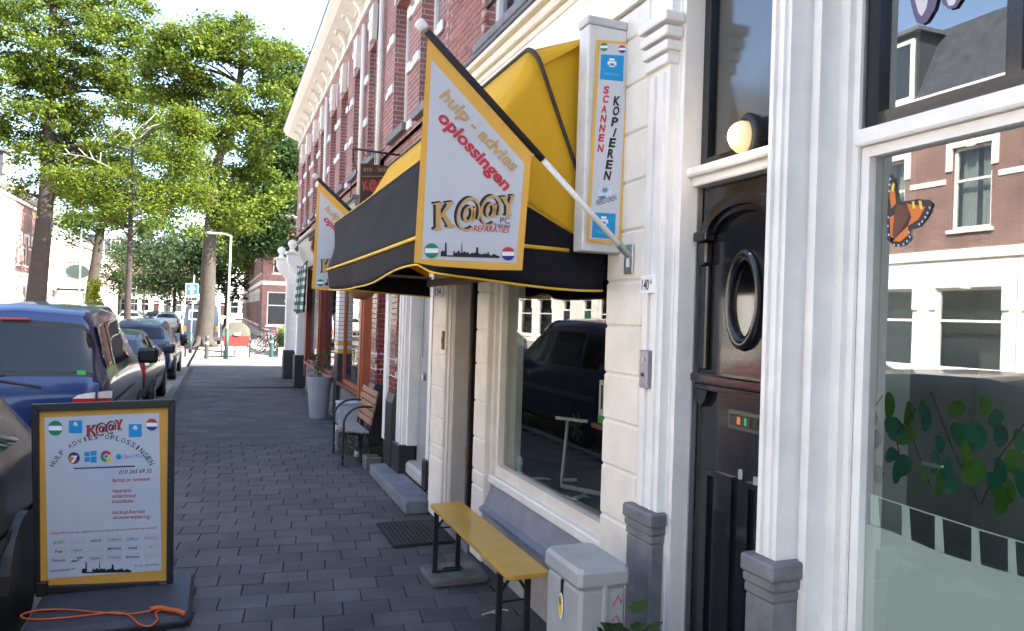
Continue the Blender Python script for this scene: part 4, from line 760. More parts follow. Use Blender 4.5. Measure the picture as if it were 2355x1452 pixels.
weed('wall_weed','tuft of weeds under the slatted bench',(1.62,8.85,0),90,.30,.30,.09,(.05,.085,.025),5,True)
weed('wall_weed','low weeds by the base of the grey planter',(1.70,12.9,0),60,.22,.22,.08,(.05,.085,.025),6,True)
weed('wall_weed','small weeds along the wall before the far shop',(1.68,16.0,0),60,.20,.30,.08,(.04,.07,.025),8,True)
# litter
for i,(px,py) in enumerate(((1130,1415),(1150,1408))):
    q=onZ(px,py,0); b=MB(); b.tube([(q.x-.06,q.y,.008),(q.x,q.y+.015,.012),(q.x+.05,q.y-.01,.007)],.006,5); tag(single('paper_litter','scrap of white litter on the tiles below the bench','litter',b,ink('litter',(.5,.45,.4))),group='litter scraps')
q=onZ(820,1052,0); b=MB(); b.lathe([(.0,0),(.035,.01),(.04,.05),(.02,.09),(0,.1)],8,(q.x,q.y,.0)); single('plastic_bag','crumpled white plastic bag beneath the slatted bench','litter',b,ink('bag',(.6,.65,.7)))
# ================================================================== sandwich board
SB=PL(5.06)
sb=T('sandwich_board','black framed pavement sign with printed poster on a dark base','pavement sign',(-.55,5.15,0))
def pxbox(pl,pts,mt,par,name,d0,d1,bev=0):
    b=MB(); b.prism([(pl.p(x,y).x,pl.p(x,y).z) for x,y in pts],lambda u,v,d:(u,d,v),pl.Y+d0,pl.Y+d1); return b.build(name,mt,par,bevel=bev)
fo,fi=[(72,930),(403,918),(398,1352),(80,1364)],[(90,946),(387,937),(383,1336),(93,1348)]
for i in range(4):
    j=(i+1)%4; pxbox(SB,[fo[i],fo[j],fi[j],fi[i]],blackm,sb,'frame_bar',-.018,.022,.004)
pxbox(SB,[(90,946),(387,937),(383,1336),(93,1348)],M('board_back',(.05,.05,.05),.7),sb,'back_panel',.006,.018)
poster=ink('poster_orange',(.62,.33,.05)); ppoly(SB,[(90,946),(387,937),(383,1336),(93,1348)],poster,sb,-4,'poster_border'); 
paper=ink('poster_white',(.50,.54,.60))
WP=[(102,961),(366,950),(371,1312),(110,1332)]
b=MB(); b.grid(lambda u,v:tuple(SB.p(WP[0][0]*(1-u)*(1-v)+WP[1][0]*u*(1-v)+WP[2][0]*u*v+WP[3][0]*(1-u)*v,WP[0][1]*(1-u)*(1-v)+WP[1][1]*u*(1-v)+WP[2][1]*u*v+WP[3][1]*(1-u)*v,-2.5+.35*math.sin(u*9+v*4)*math.sin(v*6+1))),16,20); b.build('poster',paper,sb,smooth=True)
k=-1.4
flagdisc(SB,(127,985),16,GRN,GRN,sb,k); flagdisc(SB,(349,977),13,RED,BLU,sb,k)
for x0,y0,x1,y1 in ((158,968,189,997),(296,976,326,1006)): rect(SB,x0,y0,x1,y1,CYA,sb,k,'blue_square',-.02); printer(SB,(x0+x1)/2,y0+8,5,sb,k+1)
logo(SB,sb,(199,980,24,24),(234,988,12.5,15,.15),(256,984,11.5,15,.15),(265,967,18,22),DRED,BLK,k,(-1.8,-1))
text(SB,'PC',(271,992),(282,992),7,BLK,sb,k)
# arched line of letters
s='HULP ADVIES OPLOSSINGEN'; n=len(s)
ctr=(235,1110); 
for i,ch in enumerate(s):
    if ch==' ': continue
    t=i/(n-1); a=R(-157+t*132); rx,ry=118,100; x=ctr[0]+math.cos(a)*rx; y=ctr[1]+math.sin(a)*ry; tx,ty=-math.sin(a)*rx,math.cos(a)*ry; l=math.hypot(tx,ty); tx/=l; ty/=l; w=9 if ch!='I' else 3.5
    text(SB,ch,(x-tx*w/2,y-ty*w/2),(x+tx*w/2,y+ty*w/2),11.5,BLK,sb,k,.005)
disc(SB,(170,1054),13.5,NAVY,sb,k,'round_logo'); disc(SB,(167,1057),9,ink('logo_orange',(.5,.2,.05)),sb,k+.6,'round_logo_glow'); text(SB,'7',(163,1064),(177,1064),18,PWH,sb,k+1.4,.02)
for (a,b_,c,d) in ((194,1040,206,1050),(208,1038,222,1049),(194,1052,206,1063),(208,1051,222,1065)): rect(SB,a,b_,c,d,CYA,sb,k,'window_logo',-.06)
for a0,mt in ((-.5,YEL),(1.6,GRN),(3.7,RED)): disc(SB,(244,1050),13,mt,sb,k,'ring_logo',a0,a0+2.1); MB().poly([tuple(SB.p(244,1050,k+.1)),tuple(SB.p(244+13*math.cos(a0),1050+13*math.sin(a0),k+.1)),tuple(SB.p(244+13*math.cos(a0+2.1),1050+13*math.sin(a0+2.1),k+.1))]).build('ring_logo',mt,sb)
disc(SB,(244,1050),6,PWH,sb,k+1,'ring_logo_rim'); disc(SB,(244,1050),4.6,CYA,sb,k+1.6,'ring_logo_centre')
disc(SB,(273,1051),6.5,CYA,sb,k,'swirl_logo'); text(SB,'OpenOffice',(282,1054),(327,1053),10,ink('office_blue',(.12,.22,.42)),sb,k)
ppoly(SB,[(170,1076.5),(310,1071),(310,1074),(170,1079.5)],NAVY,sb,k,'rule')
text(SB,'010 265 69 32',(273,1091),(348,1087),10,BLK,sb,k,.005,.2)
for body,x0,x1,y in (('laptop pc netwerk',257,344,1109),('reparatie',257,301,1134),('onderhoud',257,310,1146),('installatie',257,305,1158),('backup/herstel',258,332,1183),('virusverwijdering',258,344,1195)): text(SB,body,(x0,y),(x1,y-3*(x1-x0)/90),10,DRED,sb,k,.005,.2)
text(SB,'K@@YPC heeft een uitgebreid assortiment pc/laptop-onderdelen op voorraad',(116,1230),(360,1216),6,DRED,sb,k,0,.15)
br_=[[('acer',BGRN),('o',LGR),('ASUS',NAVY),('COMPAQ',ink('tan',(.4,.2,.18))),('DELL',CYA),('FUJITSU',ink('pale_red',(.45,.2,.2)))],[('hp',BLU),('IBM',ink('ibm_grey',(.25,.32,.42))),('logitech',LGR),('MEDION',BLU),('msi',BLU),('+',ink('pale_red',(.4,.2,.2)))],[('Panasonic',BLU),('SAMSUNG',PWH),('SONY',ink('sony_grey',(.15,.15,.17))),('TOSHIBA',ink('pale_red',(.4,.2,.2))),('lenovo',BLK),('o xerox',LGR)]]
cell=ink('cell_grey',(.47,.51,.57))
for r_,rowb in enumerate(br_):
    for c_,(body,mt) in enumerate(rowb):
        x=117+c_*42.5; y=1239+r_*20.5-c_*2.0; rect(SB,x,y,x+37,y+17,cell,sb,k-.3,'logo_cell',-.04)
        if body=='SAMSUNG': ppoly(SB,[(x+18+14*math.cos(a)-3*math.sin(a),y+9+5*math.sin(a)-3*math.cos(a)) for a in np.linspace(0,6.28,16)[:-1]],BLU,sb,k+.1,'oval_logo')
        w_=min(30,8+len(body)*4); text(SB,body,(x+18-w_/2,y+12),(x+18+w_/2,y+11),6.5 if len(body)>1 else 5,mt,sb,k+.6,.012)
text(SB,'www.kaaypc.nl',(116,1317),(172,1311),7,NAVY,sb,k); text(SB,'K.v.K. 20109362',(310,1305),(366,1301),6,NAVY,sb,k,0,.2); skyline(SB,188,302,1316,26,sb,k,-.02)
for x in (98,376):
    p=SB.p(x,1345); MB().bbox(p.x-.03,p.x+.03,5.03,5.11,.07,p.z+.02,.006).build('leg',blackm,sb)
a=onZ(45,1410,.03)
MB().bbox(-.93,-.10,4.50,5.25,.004,.075,.03).build('base',M('base_rubber',(.035,.04,.055),.6,var=.2,bump=.2),sb)
rp=M('orange_rope',(.62,.12,.02),.7,bump=.3,bs=200)
rope=T('orange_cable','loose orange cord draped over the pavement sign base','cord',(-.5,4.95,.08))
RY=4.90
pts=[onZ(x,y,.082) for i,(x,y) in enumerate(((130,1402),(90,1404),(55,1412),(50,1420),(80,1425),(150,1421),(220,1413),(270,1409),(300,1418),(320,1436),(345,1440),(362,1425),(358,1410),(375,1402)))]
def smoothpath(P,n=6):
    out=[]; P=[Vector(p) for p in P]
    for i in range(len(P)-1):
        p0,p1,p2,p3=P[max(i-1,0)],P[i],P[i+1],P[min(i+2,len(P)-1)]
        for t in np.linspace(0,1,n,endpoint=False): out.append(.5*((2*p1)+(p2-p0)*t+(2*p0-5*p1+4*p2-p3)*t*t+(3*p1-p0-3*p2+p3)*t**3))
    return [tuple(p) for p in out+[P[-1]]]
MB().tube(smoothpath(pts),.0055,6).build('strand',rp,rope,smooth=True)
pts=[onZ(x,y,.086) for x,y in ((90,1404),(150,1402),(220,1408),(300,1412),(360,1402))]; MB().tube(smoothpath(pts),.005,6).build('strand',rp,rope,smooth=True)
pts=[onZ(x,y,.092) for x,y in ((345,1402),(365,1398),(385,1402),(405,1405),(424,1412))]; MB().tube(smoothpath(pts),[.012]*24+[.016] if False else .014,8).build('knot',rp,rope,smooth=True)
# ================================================================== slatted bench
wood=M('bench_wood',(.30,.15,.09),.6,var=.25,vs=14,bump=.2,bs=40); woodg=M('bench_wood_grey',(.26,.23,.21),.7,var=.25,vs=14,bump=.2,bs=40)
sbn=T('slatted_bench','wooden slatted bench with curved black steel arms against the wall','bench',(1.6,9.15,0))
for yy in (8.78,9.53):
    P=[(1.395,yy,0),(1.395,yy,.42),(1.40,yy,.52),(1.44,yy,.60),(1.52,yy,.66),(1.62,yy,.68),(1.76,yy,.67)]
    MB().tube(smoothpath(P),.014,8).build('arm_frame',blackm,sbn,smooth=True)
    MB().tube(smoothpath([(1.40,yy,.38),(1.55,yy,.355),(1.66,yy,.37),(1.70,yy,.45),(1.78,yy,.86)]),.014,8).build('seat_frame',blackm,sbn,smooth=True); MB().tube([(1.67,yy,.37),(1.76,yy,0)],.014,8).build('back_leg',blackm,sbn)
for i in range(5): x=1.41+i*.056; MB().bbox(x,x+.046,8.70,9.62,.392-.006*min(i,3),.412-.006*min(i,3),.004).build('seat_slat',woodg,sbn)
for i in range(5):
    z=.47+i*.082; x=1.695+(z-.45)*.19; b=MB(); b.prism([(x-.012,z),(x+.008,z-.004),(x+.020,z+.064),(x,z+.068)],lambda u,v,d:(u,d,v),8.70,9.62); b.build('back_slat',wood,sbn)
# ================================================================== planter, far cabinet, hanging basket, brick stack
pt=T('tall_planter','tall tapered grey planter by the tiled pier','planter',(1.60,12.75,0)); MB().lathe([(.0,.01),(.145,.0),(.15,.02),(.205,.66),(.215,.66),(.215,.70),(.195,.70),(.185,.62),(0,.62)],24,(1.60,12.75,0)).build('pot',M('planter_grey',(.33,.33,.34),.6,var=.1,dirt=.25),pt,smooth=False)
weed('potted_shrub','sparse twiggy shrub growing in the grey planter',(1.60,12.75,.62),130,.26,.75,.06,(.05,.075,.025),12)
fc=T('meter_cabinet','small pale grey cabinet behind the slatted bench','cabinet',(1.68,9.95,0)); MB().bbox(1.50,1.78,9.90,10.15,.0,.56,.012).build('body',M('cab_pale',(.36,.39,.42),.5),fc); MB().bbox(1.49,1.785,9.89,10.16,.562,.60,.012).build('lid',M('cab_pale',(.36,.39,.42),.5),fc)
MB().box(1.497,1.4995,9.96,10.03,.35,.45).build('label_sticker',M('sticker_dark',(.08,.08,.08),.5),fc); MB().box(1.497,1.4995,10.05,10.12,.18,.28).build('label_sticker',PWH,fc)
bs=T('brick_stack','loose stack of old paving bricks under the slatted bench','bricks',(1.6,9.7,0)); 
for i in range(3):
    for j in range(2): MB().bbox(1.45+j*.12,1.56+j*.12,9.58,9.78,.002+i*.09,.085+i*.09,.008).build('paving_brick',M('old_paver',(.14,.13,.12),.85,bump=.4),bs)
bs2=T('stone_block','hollow concrete block by the black pier','block',(1.70,8.5,0)); b=MB(); b.bbox(1.60,1.78,8.42,8.47,0,.14,.006); b.bbox(1.60,1.78,8.60,8.65,0,.14,.006); b.bbox(1.60,1.64,8.472,8.598,0,.14,.006); b.build('block',M('old_paver',(.14,.13,.12)),bs2)
hb=T('hanging_basket','round coir hanging basket with flowers under the awning','hanging basket',(1.55,9.7,1.95)); hc=onX(832,672,1.5)
MB().lathe([(.17*math.sin(a)+.001,-.15*math.cos(a)) for a in np.linspace(.05,1.57,7)],18,(hc.x,hc.y,hc.z+.06)).build('basket',M('coir',(.20,.10,.045),.9,var=.3,vs=25,bump=.6,bs=60),hb,smooth=True)
b=MB()
for a in (0,2.1,4.2): b.tube([(hc.x+.165*math.cos(a),hc.y+.165*math.sin(a),hc.z+.06),(hc.x,hc.y,hc.z+.75)],.004,4)
b.tube([(hc.x,hc.y,hc.z+.75),(1.8,hc.y,hc.z+.75)],.008,5); b.build('chain',blackm,hb)
weed('basket_flowers','small leafy plant filling the hanging basket',(hc.x,hc.y,hc.z+.05),70,.16,.12,.05,(.09,.12,.05),13)
cl=T('checked_cloth','green and white checked cloth hung from the far shop fascia','cloth',(1.6,16.6,2.0))
def plaid():
    m=bpy.data.materials.new('plaid'); m.use_nodes=True; t=m.node_tree; N=t.nodes; L=t.links; ge=N.new('ShaderNodeNewGeometry'); sp=N.new('ShaderNodeSeparateXYZ'); L.new(ge.outputs['Position'],sp.inputs[0]); outs=[]
    for i,sc in ((1,38.),(2,38.)):
        a=N.new('ShaderNodeMath'); a.operation='MULTIPLY'; a.inputs[1].default_value=sc; L.new(sp.outputs[i],a.inputs[0]); s=N.new('ShaderNodeMath'); s.operation='SINE'; L.new(a.outputs[0],s.inputs[0]); g=N.new('ShaderNodeMath'); g.operation='GREATER_THAN'; L.new(s.outputs[0],g.inputs[0]); g.inputs[1].default_value=.0; outs.append(g)
    ad=N.new('ShaderNodeMath'); L.new(outs[0].outputs[0],ad.inputs[0]); L.new(outs[1].outputs[0],ad.inputs[1]); mr=N.new('ShaderNodeMapRange'); mr.inputs[2].default_value=2; L.new(ad.outputs[0],mr.inputs[0]); cr=N.new('ShaderNodeValToRGB'); cr.color_ramp.elements[0].color=(.012,.03,.03,1); cr.color_ramp.elements[1].color=(.5,.52,.48,1); cr.color_ramp.elements.new(.5).color=(.06,.13,.11,1); cr.color_ramp.interpolation='CONSTANT'; cr.color_ramp.elements[1].position=.4; cr.color_ramp.elements[2].position=.8; L.new(mr.outputs[0],cr.inputs[0]); L.new(cr.outputs[0],N['Principled BSDF'].inputs['Base Color']); N['Principled BSDF'].inputs['Roughness'].default_value=.9; return m
MB().grid(lambda u,v:(1.60+.05*math.sin(u*22)*(1-v*.5)-.05*(1-v),15.3+u*1.9,1.75+v*1.05-.12*abs(math.sin(u*math.pi))*v+.04*math.sin(u*9)*(1-v)),48,10).build('drape',plaid(),cl,smooth=True); MB().tube([(1.6,15.25,2.78),(1.6,16.2,2.70),(1.6,17.25,2.78)],.02,6).build('rail',blackm,cl)
# ================================================================== street furniture at the crossing
whm=M('white_metal',(.62,.62,.60),.4); dgr=M('dark_green_metal',(.012,.05,.045),.45)
ow=T('one_way_sign','blue one way sign with white arrow and cycle plate on a grey pole','traffic sign',(-1.02,31.4,0)); OY=31.4; S1=PL(OY-.03)
MB().tube([(-1.02,OY,0),(-1.02+.06,OY,3.05)],.03,10).build('pole',galv,ow,smooth=True); MB().tube([(-1.02,OY,0),(-1.01,OY,.78)],.065,10).build('sleeve',dgr,ow,smooth=True)
c0=onY(427,652,OY); c1=onY(456,679,OY); MB().bbox(c0.x,c1.x,OY-.06,OY-.035,c1.z,c0.z,.01).build('panel_edge',whm,ow)
S1=PL(OY-.063); rect(S1,428.5,653.5,454.5,677.5,ink('sign_blue',(.005,.11,.48)),ow,1,'panel'); ppoly(S1,[(441.5,656),(450.5,666),(444.5,665.5),(444.5,675),(438.5,675),(438.5,665.5),(432.5,666)],PWH,ow,3,'arrow')
MB().bbox(onY(425,681,OY).x,onY(455,692,OY).x,OY-.06,OY-.04,onY(440,692,OY).z,onY(440,681,OY).z,.006).build('cycle_plate',ink('plate_grey',(.40,.40,.38)),ow)
b=MB()
for cx in (430,437,444,450): b.lathe([(.045,0),(.055,0),(.055,-.004),(.045,-.004)],10,(onY(cx,688,OY).x,OY-.0615,onY(cx,688,OY).z),'y')
b.build('cycle_symbol',BLK,ow)
def bollard(label,x,y,h,mt):
    o=T('bollard',label,'bollard',(x,y,0)); MB().lathe([(.075,0),(.075,h-.12),(.085,h-.11),(.085,h-.07),(.07,h-.05),(.05,h),(.0,h+.01)],14,(x,y,0)).build('post',mt,o); MB().lathe([(.077,h-.30),(.078,h-.30),(.078,h-.22),(.077,h-.22)],14,(x,y,0)).build('band',ink('band_grey',(.35,.35,.35)),o)
blk2=M('bollard_black',(.04,.04,.038),.6)
bollard('dark bollard at the end of the low rail',-.37,27.8,.82,blk2); bollard('dark green bollard beside the parked bicycles',1.85,29.1,.85,dgr)
rl=T('low_rail','low dark rail between the sign and the street lamp','barrier',(-.6,28.3,0)); b=MB(); b.tube([(-1.1,29.0,.30),(.2,28.0,.24)],.025,8); b.build('bar',blk2,rl)
for x,y in ((-1.1,29.0),(.2,28.0)): MB().tube([(x,y,0),(x,y,.31)],.03,8).build('post',blk2,rl)
la=T('street_lamp','slim white street lamp with a short arm at the crossing','street lamp',(.27,27.9,0)); MB().tube([(.27,27.9,1.05),(.30,27.9,4.35)],[.04,.03],10).build('pole',whm,la,smooth=True); MB().tube([(.27,27.9,0),(.27,27.9,1.05)],.065,10).build('lower_pole',dgr,la,smooth=True); MB().tube([(.30,27.9,4.33),(.1,27.9,4.40),(-.15,27.9,4.40)],.022,8).build('arm',whm,la); MB().bbox(-.5,-.12,27.8,28.0,4.36,4.43,.02).build('luminaire',M('lamp_grey',(.3,.3,.3),.5),la)
l2=T('street_lamp','thin street lamp with a bracket arm before the opposite houses','street lamp',(-8.6,50,0)); q=onX(182,700,-8.6); l2.location=(-8.6,q.y,0); 
MB().tube([(0,0,0),(0,0,7.2)],[.08,.045],8).build('pole',galv,l2,local=True); MB().tube([(0,0,7.2),(1.1,-.2,7.2)],.04,6).build('arm',galv,l2,local=True); MB().bbox(.9,1.6,-.3,-.1,7.1,7.2,.03).build('luminaire',greym,l2,local=True)
# cargo tricycle
ck=T('cargo_tricycle','cargo tricycle with red box and olive rain cover parked in the sun','cargo bike',(.6,28.95,0)); 
olive=M('olive_cover',(.05,.047,.03),.7,bump=.3,bs=15,var=.2); rbox=M('red_box',(.16,.025,.02),.5)
b=MB(); b.prism([(-.42,.42),(.42,.42),(.47,.80),(-.47,.80)],lambda u,v,d:(.6+u,28.6+d,v),0,.85); b.build('cargo_box',rbox,ck,bevel=.02); 
b=MB(); b.grid(lambda u,v:(.6+(-.48+.96*u)*(1-.25*v**2),28.6+.85*(.0+.5*v),.80+.48*math.sin(v*1.57)*(1-.3*(2*u-1)**4)),10,8); b.grid(lambda u,v:(.6+(-.48+.96*u)*(1-.25*v**2),29.5-.85*(.5*v),.80+.48*math.sin(v*1.57)*(1-.3*(2*u-1)**4)),10,8); b.build('rain_cover',olive,ck,smooth=True)
MB().bbox(.16,1.04,28.57,28.6,.30,.36,.01).build('front_board',M('pale_board',(.5,.48,.45),.6),ck); MB().bbox(.52,.72,28.55,28.57,.82,.92,.02).build('reflector',PWH,ck)
for x in (.12,1.08): 
    w_=MB().lathe([(.22,-.02),(.25,-.02),(.25,.02),(.22,.02),(.22,-.02)],18,(x,28.9,.25),'x').build('wheel',blackm,ck); b=MB()
    for i in range(8): a=i*math.pi/4; b.tube([(x,28.9,.25),(x,28.9+.22*math.cos(a),.25+.22*math.sin(a))],.003,4)
    b.build('spokes',galv,w_)
MB().tube([(.6,29.4,.4),(.6,30.4,.45),(.6,30.45,.95)],.025,6).build('frame',blackm,ck); MB().lathe([(.30,-.02),(.33,-.02),(.33,.02),(.30,.02),(.30,-.02)],18,(.6,30.5,.33),'x').build('rear_wheel',blackm,ck); MB().tube([(.25,29.7,1.0),(.95,29.7,1.0)],.015,6).build('handlebar',blackm,ck)
# parked bicycles : one built, copied
def bicycle(label,x,y,rz,col,proto=None):
    r=T('bicycle',label,'bicycle',(x,y,0),rz,'bicycles parked in a row by the hedge'); L=dict(local=True)
    for cx in (-.53,.53):
        w_=MB().lathe([(.315,-.018),(.345,-.018),(.345,.018),(.315,.018),(.315,-.018)],22,(cx,0,.345),'y').build('wheel',blackm,r,local=True); b=MB()
        for i in range(8): a=i*math.pi/4; b.tube([(cx,0,.345),(cx+.32*math.cos(a),0,.345+.32*math.sin(a))],.003,4)
        b.build('spokes',galv,w_,local=True)
    b=MB()
    for p,q in (((-.53,0,.345),(-.05,0,.30)),((-.05,0,.30),(.40,0,.80)),((-.05,0,.30),(-.18,0,.88)),((-.18,0,.75),(.38,0,.86)),((-.53,0,.345),(-.18,0,.75)),((.53,0,.345),(.36,0,1.02))): b.tube([p,q],.017,6)
    b.build('frame',col,r,local=True); MB().tube([(.30,-.28,1.08),(.38,-.1,1.06),(.38,.1,1.06),(.30,.28,1.08)],.014,6).build('handlebar',galv,r,local=True); MB().bbox(-.32,-.06,-.07,.07,.90,.96,.03).build('saddle',blackm,r,local=True); MB().bbox(-.68,-.32,-.06,.06,.72,.74,.005).build('carrier',blackm,r,local=True); MB().lathe([(.0,-.02),(.045,0),(.045,.03),(0,.04)],10,(.46,0,.92),'x').build('headlamp',PWH,r,local=True)
    return r
cols=[M('bike_black',(.02,.02,.02),.4),M('bike_silver',(.5,.5,.5),.3,metal=.6),M('bike_red',(.3,.03,.03),.4),M('bike_teal',(.02,.15,.15),.4)]
BN=['black','silver','red','teal','black','silver']
BL=['black bicycle nearest the dark green bollard','silver bicycle second from the dark green bollard','red bicycle in the row by the hedge','teal bicycle in the row by the hedge','black bicycle fifth in the row by the hedge','silver bicycle at the far end of the row by the hedge']
for i in range(6): bicycle(BL[i],1.95+.10*(i%2),31.0+i*.75,R(8+random.uniform(-14,14)),cols[[0,1,2,3,0,1][i]])
bicycle('black bicycle leaning by the white far doorway',3.9,39.0,R(5),cols[0])
# hedge behind iron fence
hg=T('garden_hedge','bright green clipped hedge behind a low iron fence','hedge',(3.6,31,0)); b=MB(); rs=np.random.RandomState(5)
for i in range(5200):
    p=rs.uniform((2.45,29.6,.05),(6.5,33.5,1.02)); f_=rs.randint(3)
    if f_==0: p[2]=1.0+rs.normal(0,.05)
    elif f_==1: p[1]=29.6+rs.normal(0,.05)
    else: p[0]=2.45+rs.normal(0,.05)
    d=rs.normal(size=3); d/=np.linalg.norm(d); t=np.cross(d,rs.normal(size=3)); t/=np.linalg.norm(t); s=.055
    b.add([p-d*s,p+t*s*.6,p+d*s,p-t*s*.6],[(0,1,2,3)])
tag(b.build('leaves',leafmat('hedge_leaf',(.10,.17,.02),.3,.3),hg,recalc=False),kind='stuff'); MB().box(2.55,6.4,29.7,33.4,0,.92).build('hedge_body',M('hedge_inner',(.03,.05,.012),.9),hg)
fe=T('iron_fence','low black iron railing in front of the hedge','fence',(3.6,29.4,0))
for i in range(26): MB().tube([(2.4+i*.12,29.4,.03),(2.4+i*.12,29.4,.80)],.008,4).build('bar',blackm,fe)
b=MB(); b.tube([(2.35,29.4,.15),(5.5,29.4,.15)],.01,4); b.tube([(2.35,29.4,.72),(5.5,29.4,.72)],.01,4); b.build('rail',blackm,fe)
kb2=T('stone_kerb_block','pale stone block at the foot of the fence','block',(2.25,29.3,0)); MB().bbox(2.12,2.36,29.1,29.5,0,.36,.01).build('block',stucco,kb2)
# ================================================================== cars (lofted bodies)
tyre=M('tyre',(.015,.015,.016),.8,bump=.2); rim=M('rim_alloy',(.42,.42,.43),.3,metal=.8); cglass=glass('car_glass',(.12,.14,.155),.55); trim=M('car_trim',(.012,.012,.013),.5); redl=M('tail_red',(.35,.012,.012),.15,coat=.5); whl=M('lamp_clear',(.6,.58,.56),.12,coat=.5); chrome=M('chrome',(.6,.6,.6),.15,metal=1.); seatm=M('car_seat',(.03,.03,.035),.8)
def paint(n,c): return M('car_paint_'+n,c,.28,metal=.0 if sum(c)<.1 else .25,var=.04,coat=.45 if sum(c)<.1 else .7,spec=.4)
def car(name,label,x,y,rz,L,Wd,H,st,col,lights='std',bus=False,group=None,plate=None,pt_=.86):
    # st: stations along length (front -> rear, y forward positive): (y, zlow, zbelt, ztop, wtop)
    r=T(name,label,'car' if not bus else 'van',(x,y,-.1),rz,group); hw=Wd/2
    def ringp(s):
        yy,zl,zb,zt,wt=s; tp=max(0,min(1,1-((abs(yy)-L/2+.55)/.55)))  # plan taper near ends
        k=pt_+(1-pt_)*min(1,tp*1.3); w=hw*k
        zt2=max(zt,zb+.012)
        return [(0,yy,zl),(w*.82,yy,zl),(w*.96,yy,zl+.10),(w,yy,(zl+zb)*.5),(w*.985,yy,zb-.10),(w*.955,yy,zb),(min(wt,w*.95)*1.0,yy,zb+(zt2-zb)*.82),(min(wt,w*.95)*.88,yy,zt2-.02*(zt2-zb>.1)),(0,yy,zt2+.02*(zt2-zb>.1))]
    rings=[ringp(s) for s in st]; ns=len(st)
    def S_(u,v,side=1,off=0.):       # u along stations, v along ring 0..8
        i=min(int(u),ns-2); t=u-i; j=min(int(v),7); q=v-j
        P=lambda a,b_: Vector(rings[a][b_])
        p=(P(i,j)*(1-t)+P(i+1,j)*t)*(1-q)+(P(i,j+1)*(1-t)+P(i+1,j+1)*t)*q
        du=(P(i+1,j)-P(i,j)); dv=(P(i,j+1)-P(i,j)); n=dv.cross(du)
        if n.length>1e-9: n.normalize()
        if n.x<-.01 and j<7: n=-n
        if j>=5 and n.z<0 and abs(n.x)<.3: n=-n
        p=p+n*off; return (p.x*side,p.y,p.z)
    b=MB(); n=9
    for rg in rings: b.v+=rg+[(-p[0],p[1],p[2]) for p in rg[-2:0:-1]]
    m_=len(rings[0])*2-2
    for i in range(ns-1):
        for k in range(m_): k2=(k+1)%m_; b.f.append((i*m_+k,i*m_+k2,(i+1)*m_+k2,(i+1)*m_+k))
    b.f+=[tuple(range(m_)),tuple((ns-1)*m_+k for k in range(m_-1,-1,-1))]
    body=b.build('body',col,r,smooth=True,local=True,subsurf=0); md=body.modifiers.new('b','BEVEL'); md.width=.035; md.segments=3; md.limit_method='ANGLE'; md.angle_limit=R(24); wn_=body.modifiers.new('w','WEIGHTED_NORMAL'); wn_.keep_sharp=True; body.data.polygons.foreach_set('use_smooth',[True]*len(body.data.polygons))
    def patch(nm,mt,u0,u1,v0,v1,sides=(1,-1),off=.006,nu=6,nv=3,par=r,span=False,vtrim=None):
        for sd in sides:
            b=MB()
            if span: # across the whole roof width (windscreen)
                def fn(a,c): 
                    vv=v0+(8-v0)*(1-abs(2*a-1)); p=S_(u0+(u1-u0)*c,min(vv,8),1 if a<=.5 else -1,off); return p
                b.grid(fn,12,nv)
            else: b.grid(lambda a,c:S_(u0+(u1-u0)*a,v0+(v1-v0)*c,sd,off),nu,nv)
            o=b.build(nm,mt,par,smooth=True,local=True)
            if span: break
        return o
    return r,S_,patch
def wheels(r,ys,hw,rad,full=True):
    for yy in ys:
        for sd in (1,-1):
            arch=MB().lathe([(rad+.05,-.05),(rad+.055,0),(rad+.0,0)],22,(sd*(hw-.012),yy,rad),'x').build('wheel_arch',trim,r,local=True)
            w_=MB().lathe([(rad*.62,-.10),(rad*.93,-.10),(rad,-.07),(rad,.07),(rad*.93,.095),(rad*.68,.10),(rad*.66,.07)],24,(sd*(hw-.085),yy,rad),'x').build('wheel',tyre,r,local=True,smooth=False)
            MB().lathe([(.0,sd*.085),(rad*.16,sd*.09),(rad*.2,sd*.07),(rad*.6,sd*.06),(rad*.66,sd*.095),(rad*.69,sd*.095),(rad*.69,sd*.04),(0,sd*.04)],22,(sd*(hw-.085),yy,rad),'x').build('rim',M('rim_dark',(.03,.03,.03),.5),w_,local=True)
            b=MB()
            for i in range(7):
                a=i*2*math.pi/7; c_,s_=math.cos(a),math.sin(a); X=sd*(hw-.085)+sd*.088
                b.add([(X,yy+c_*rad*.1-s_*rad*.07,rad+s_*rad*.1+c_*rad*.07),(X,yy+c_*rad*.1+s_*rad*.07,rad+s_*rad*.1-c_*rad*.07),(X,yy+c_*rad*.66+s_*rad*.10,rad+s_*rad*.66-c_*rad*.10),(X,yy+c_*rad*.66-s_*rad*.10,rad+s_*rad*.66+c_*rad*.10)],[(0,1,2,3)])
            b.build('spokes',rim,w_,local=True,solid=.02)
def mirror(r,y,z,hw,col,s=1.):
    for sd in (1,-1):
        b=MB(); b.bbox(sd*(hw-.02),sd*(hw+.20*s),y-.05,y+.06,z-.09*s,z+.09*s,.04); b.build('mirror',col,r,local=True,smooth=False)
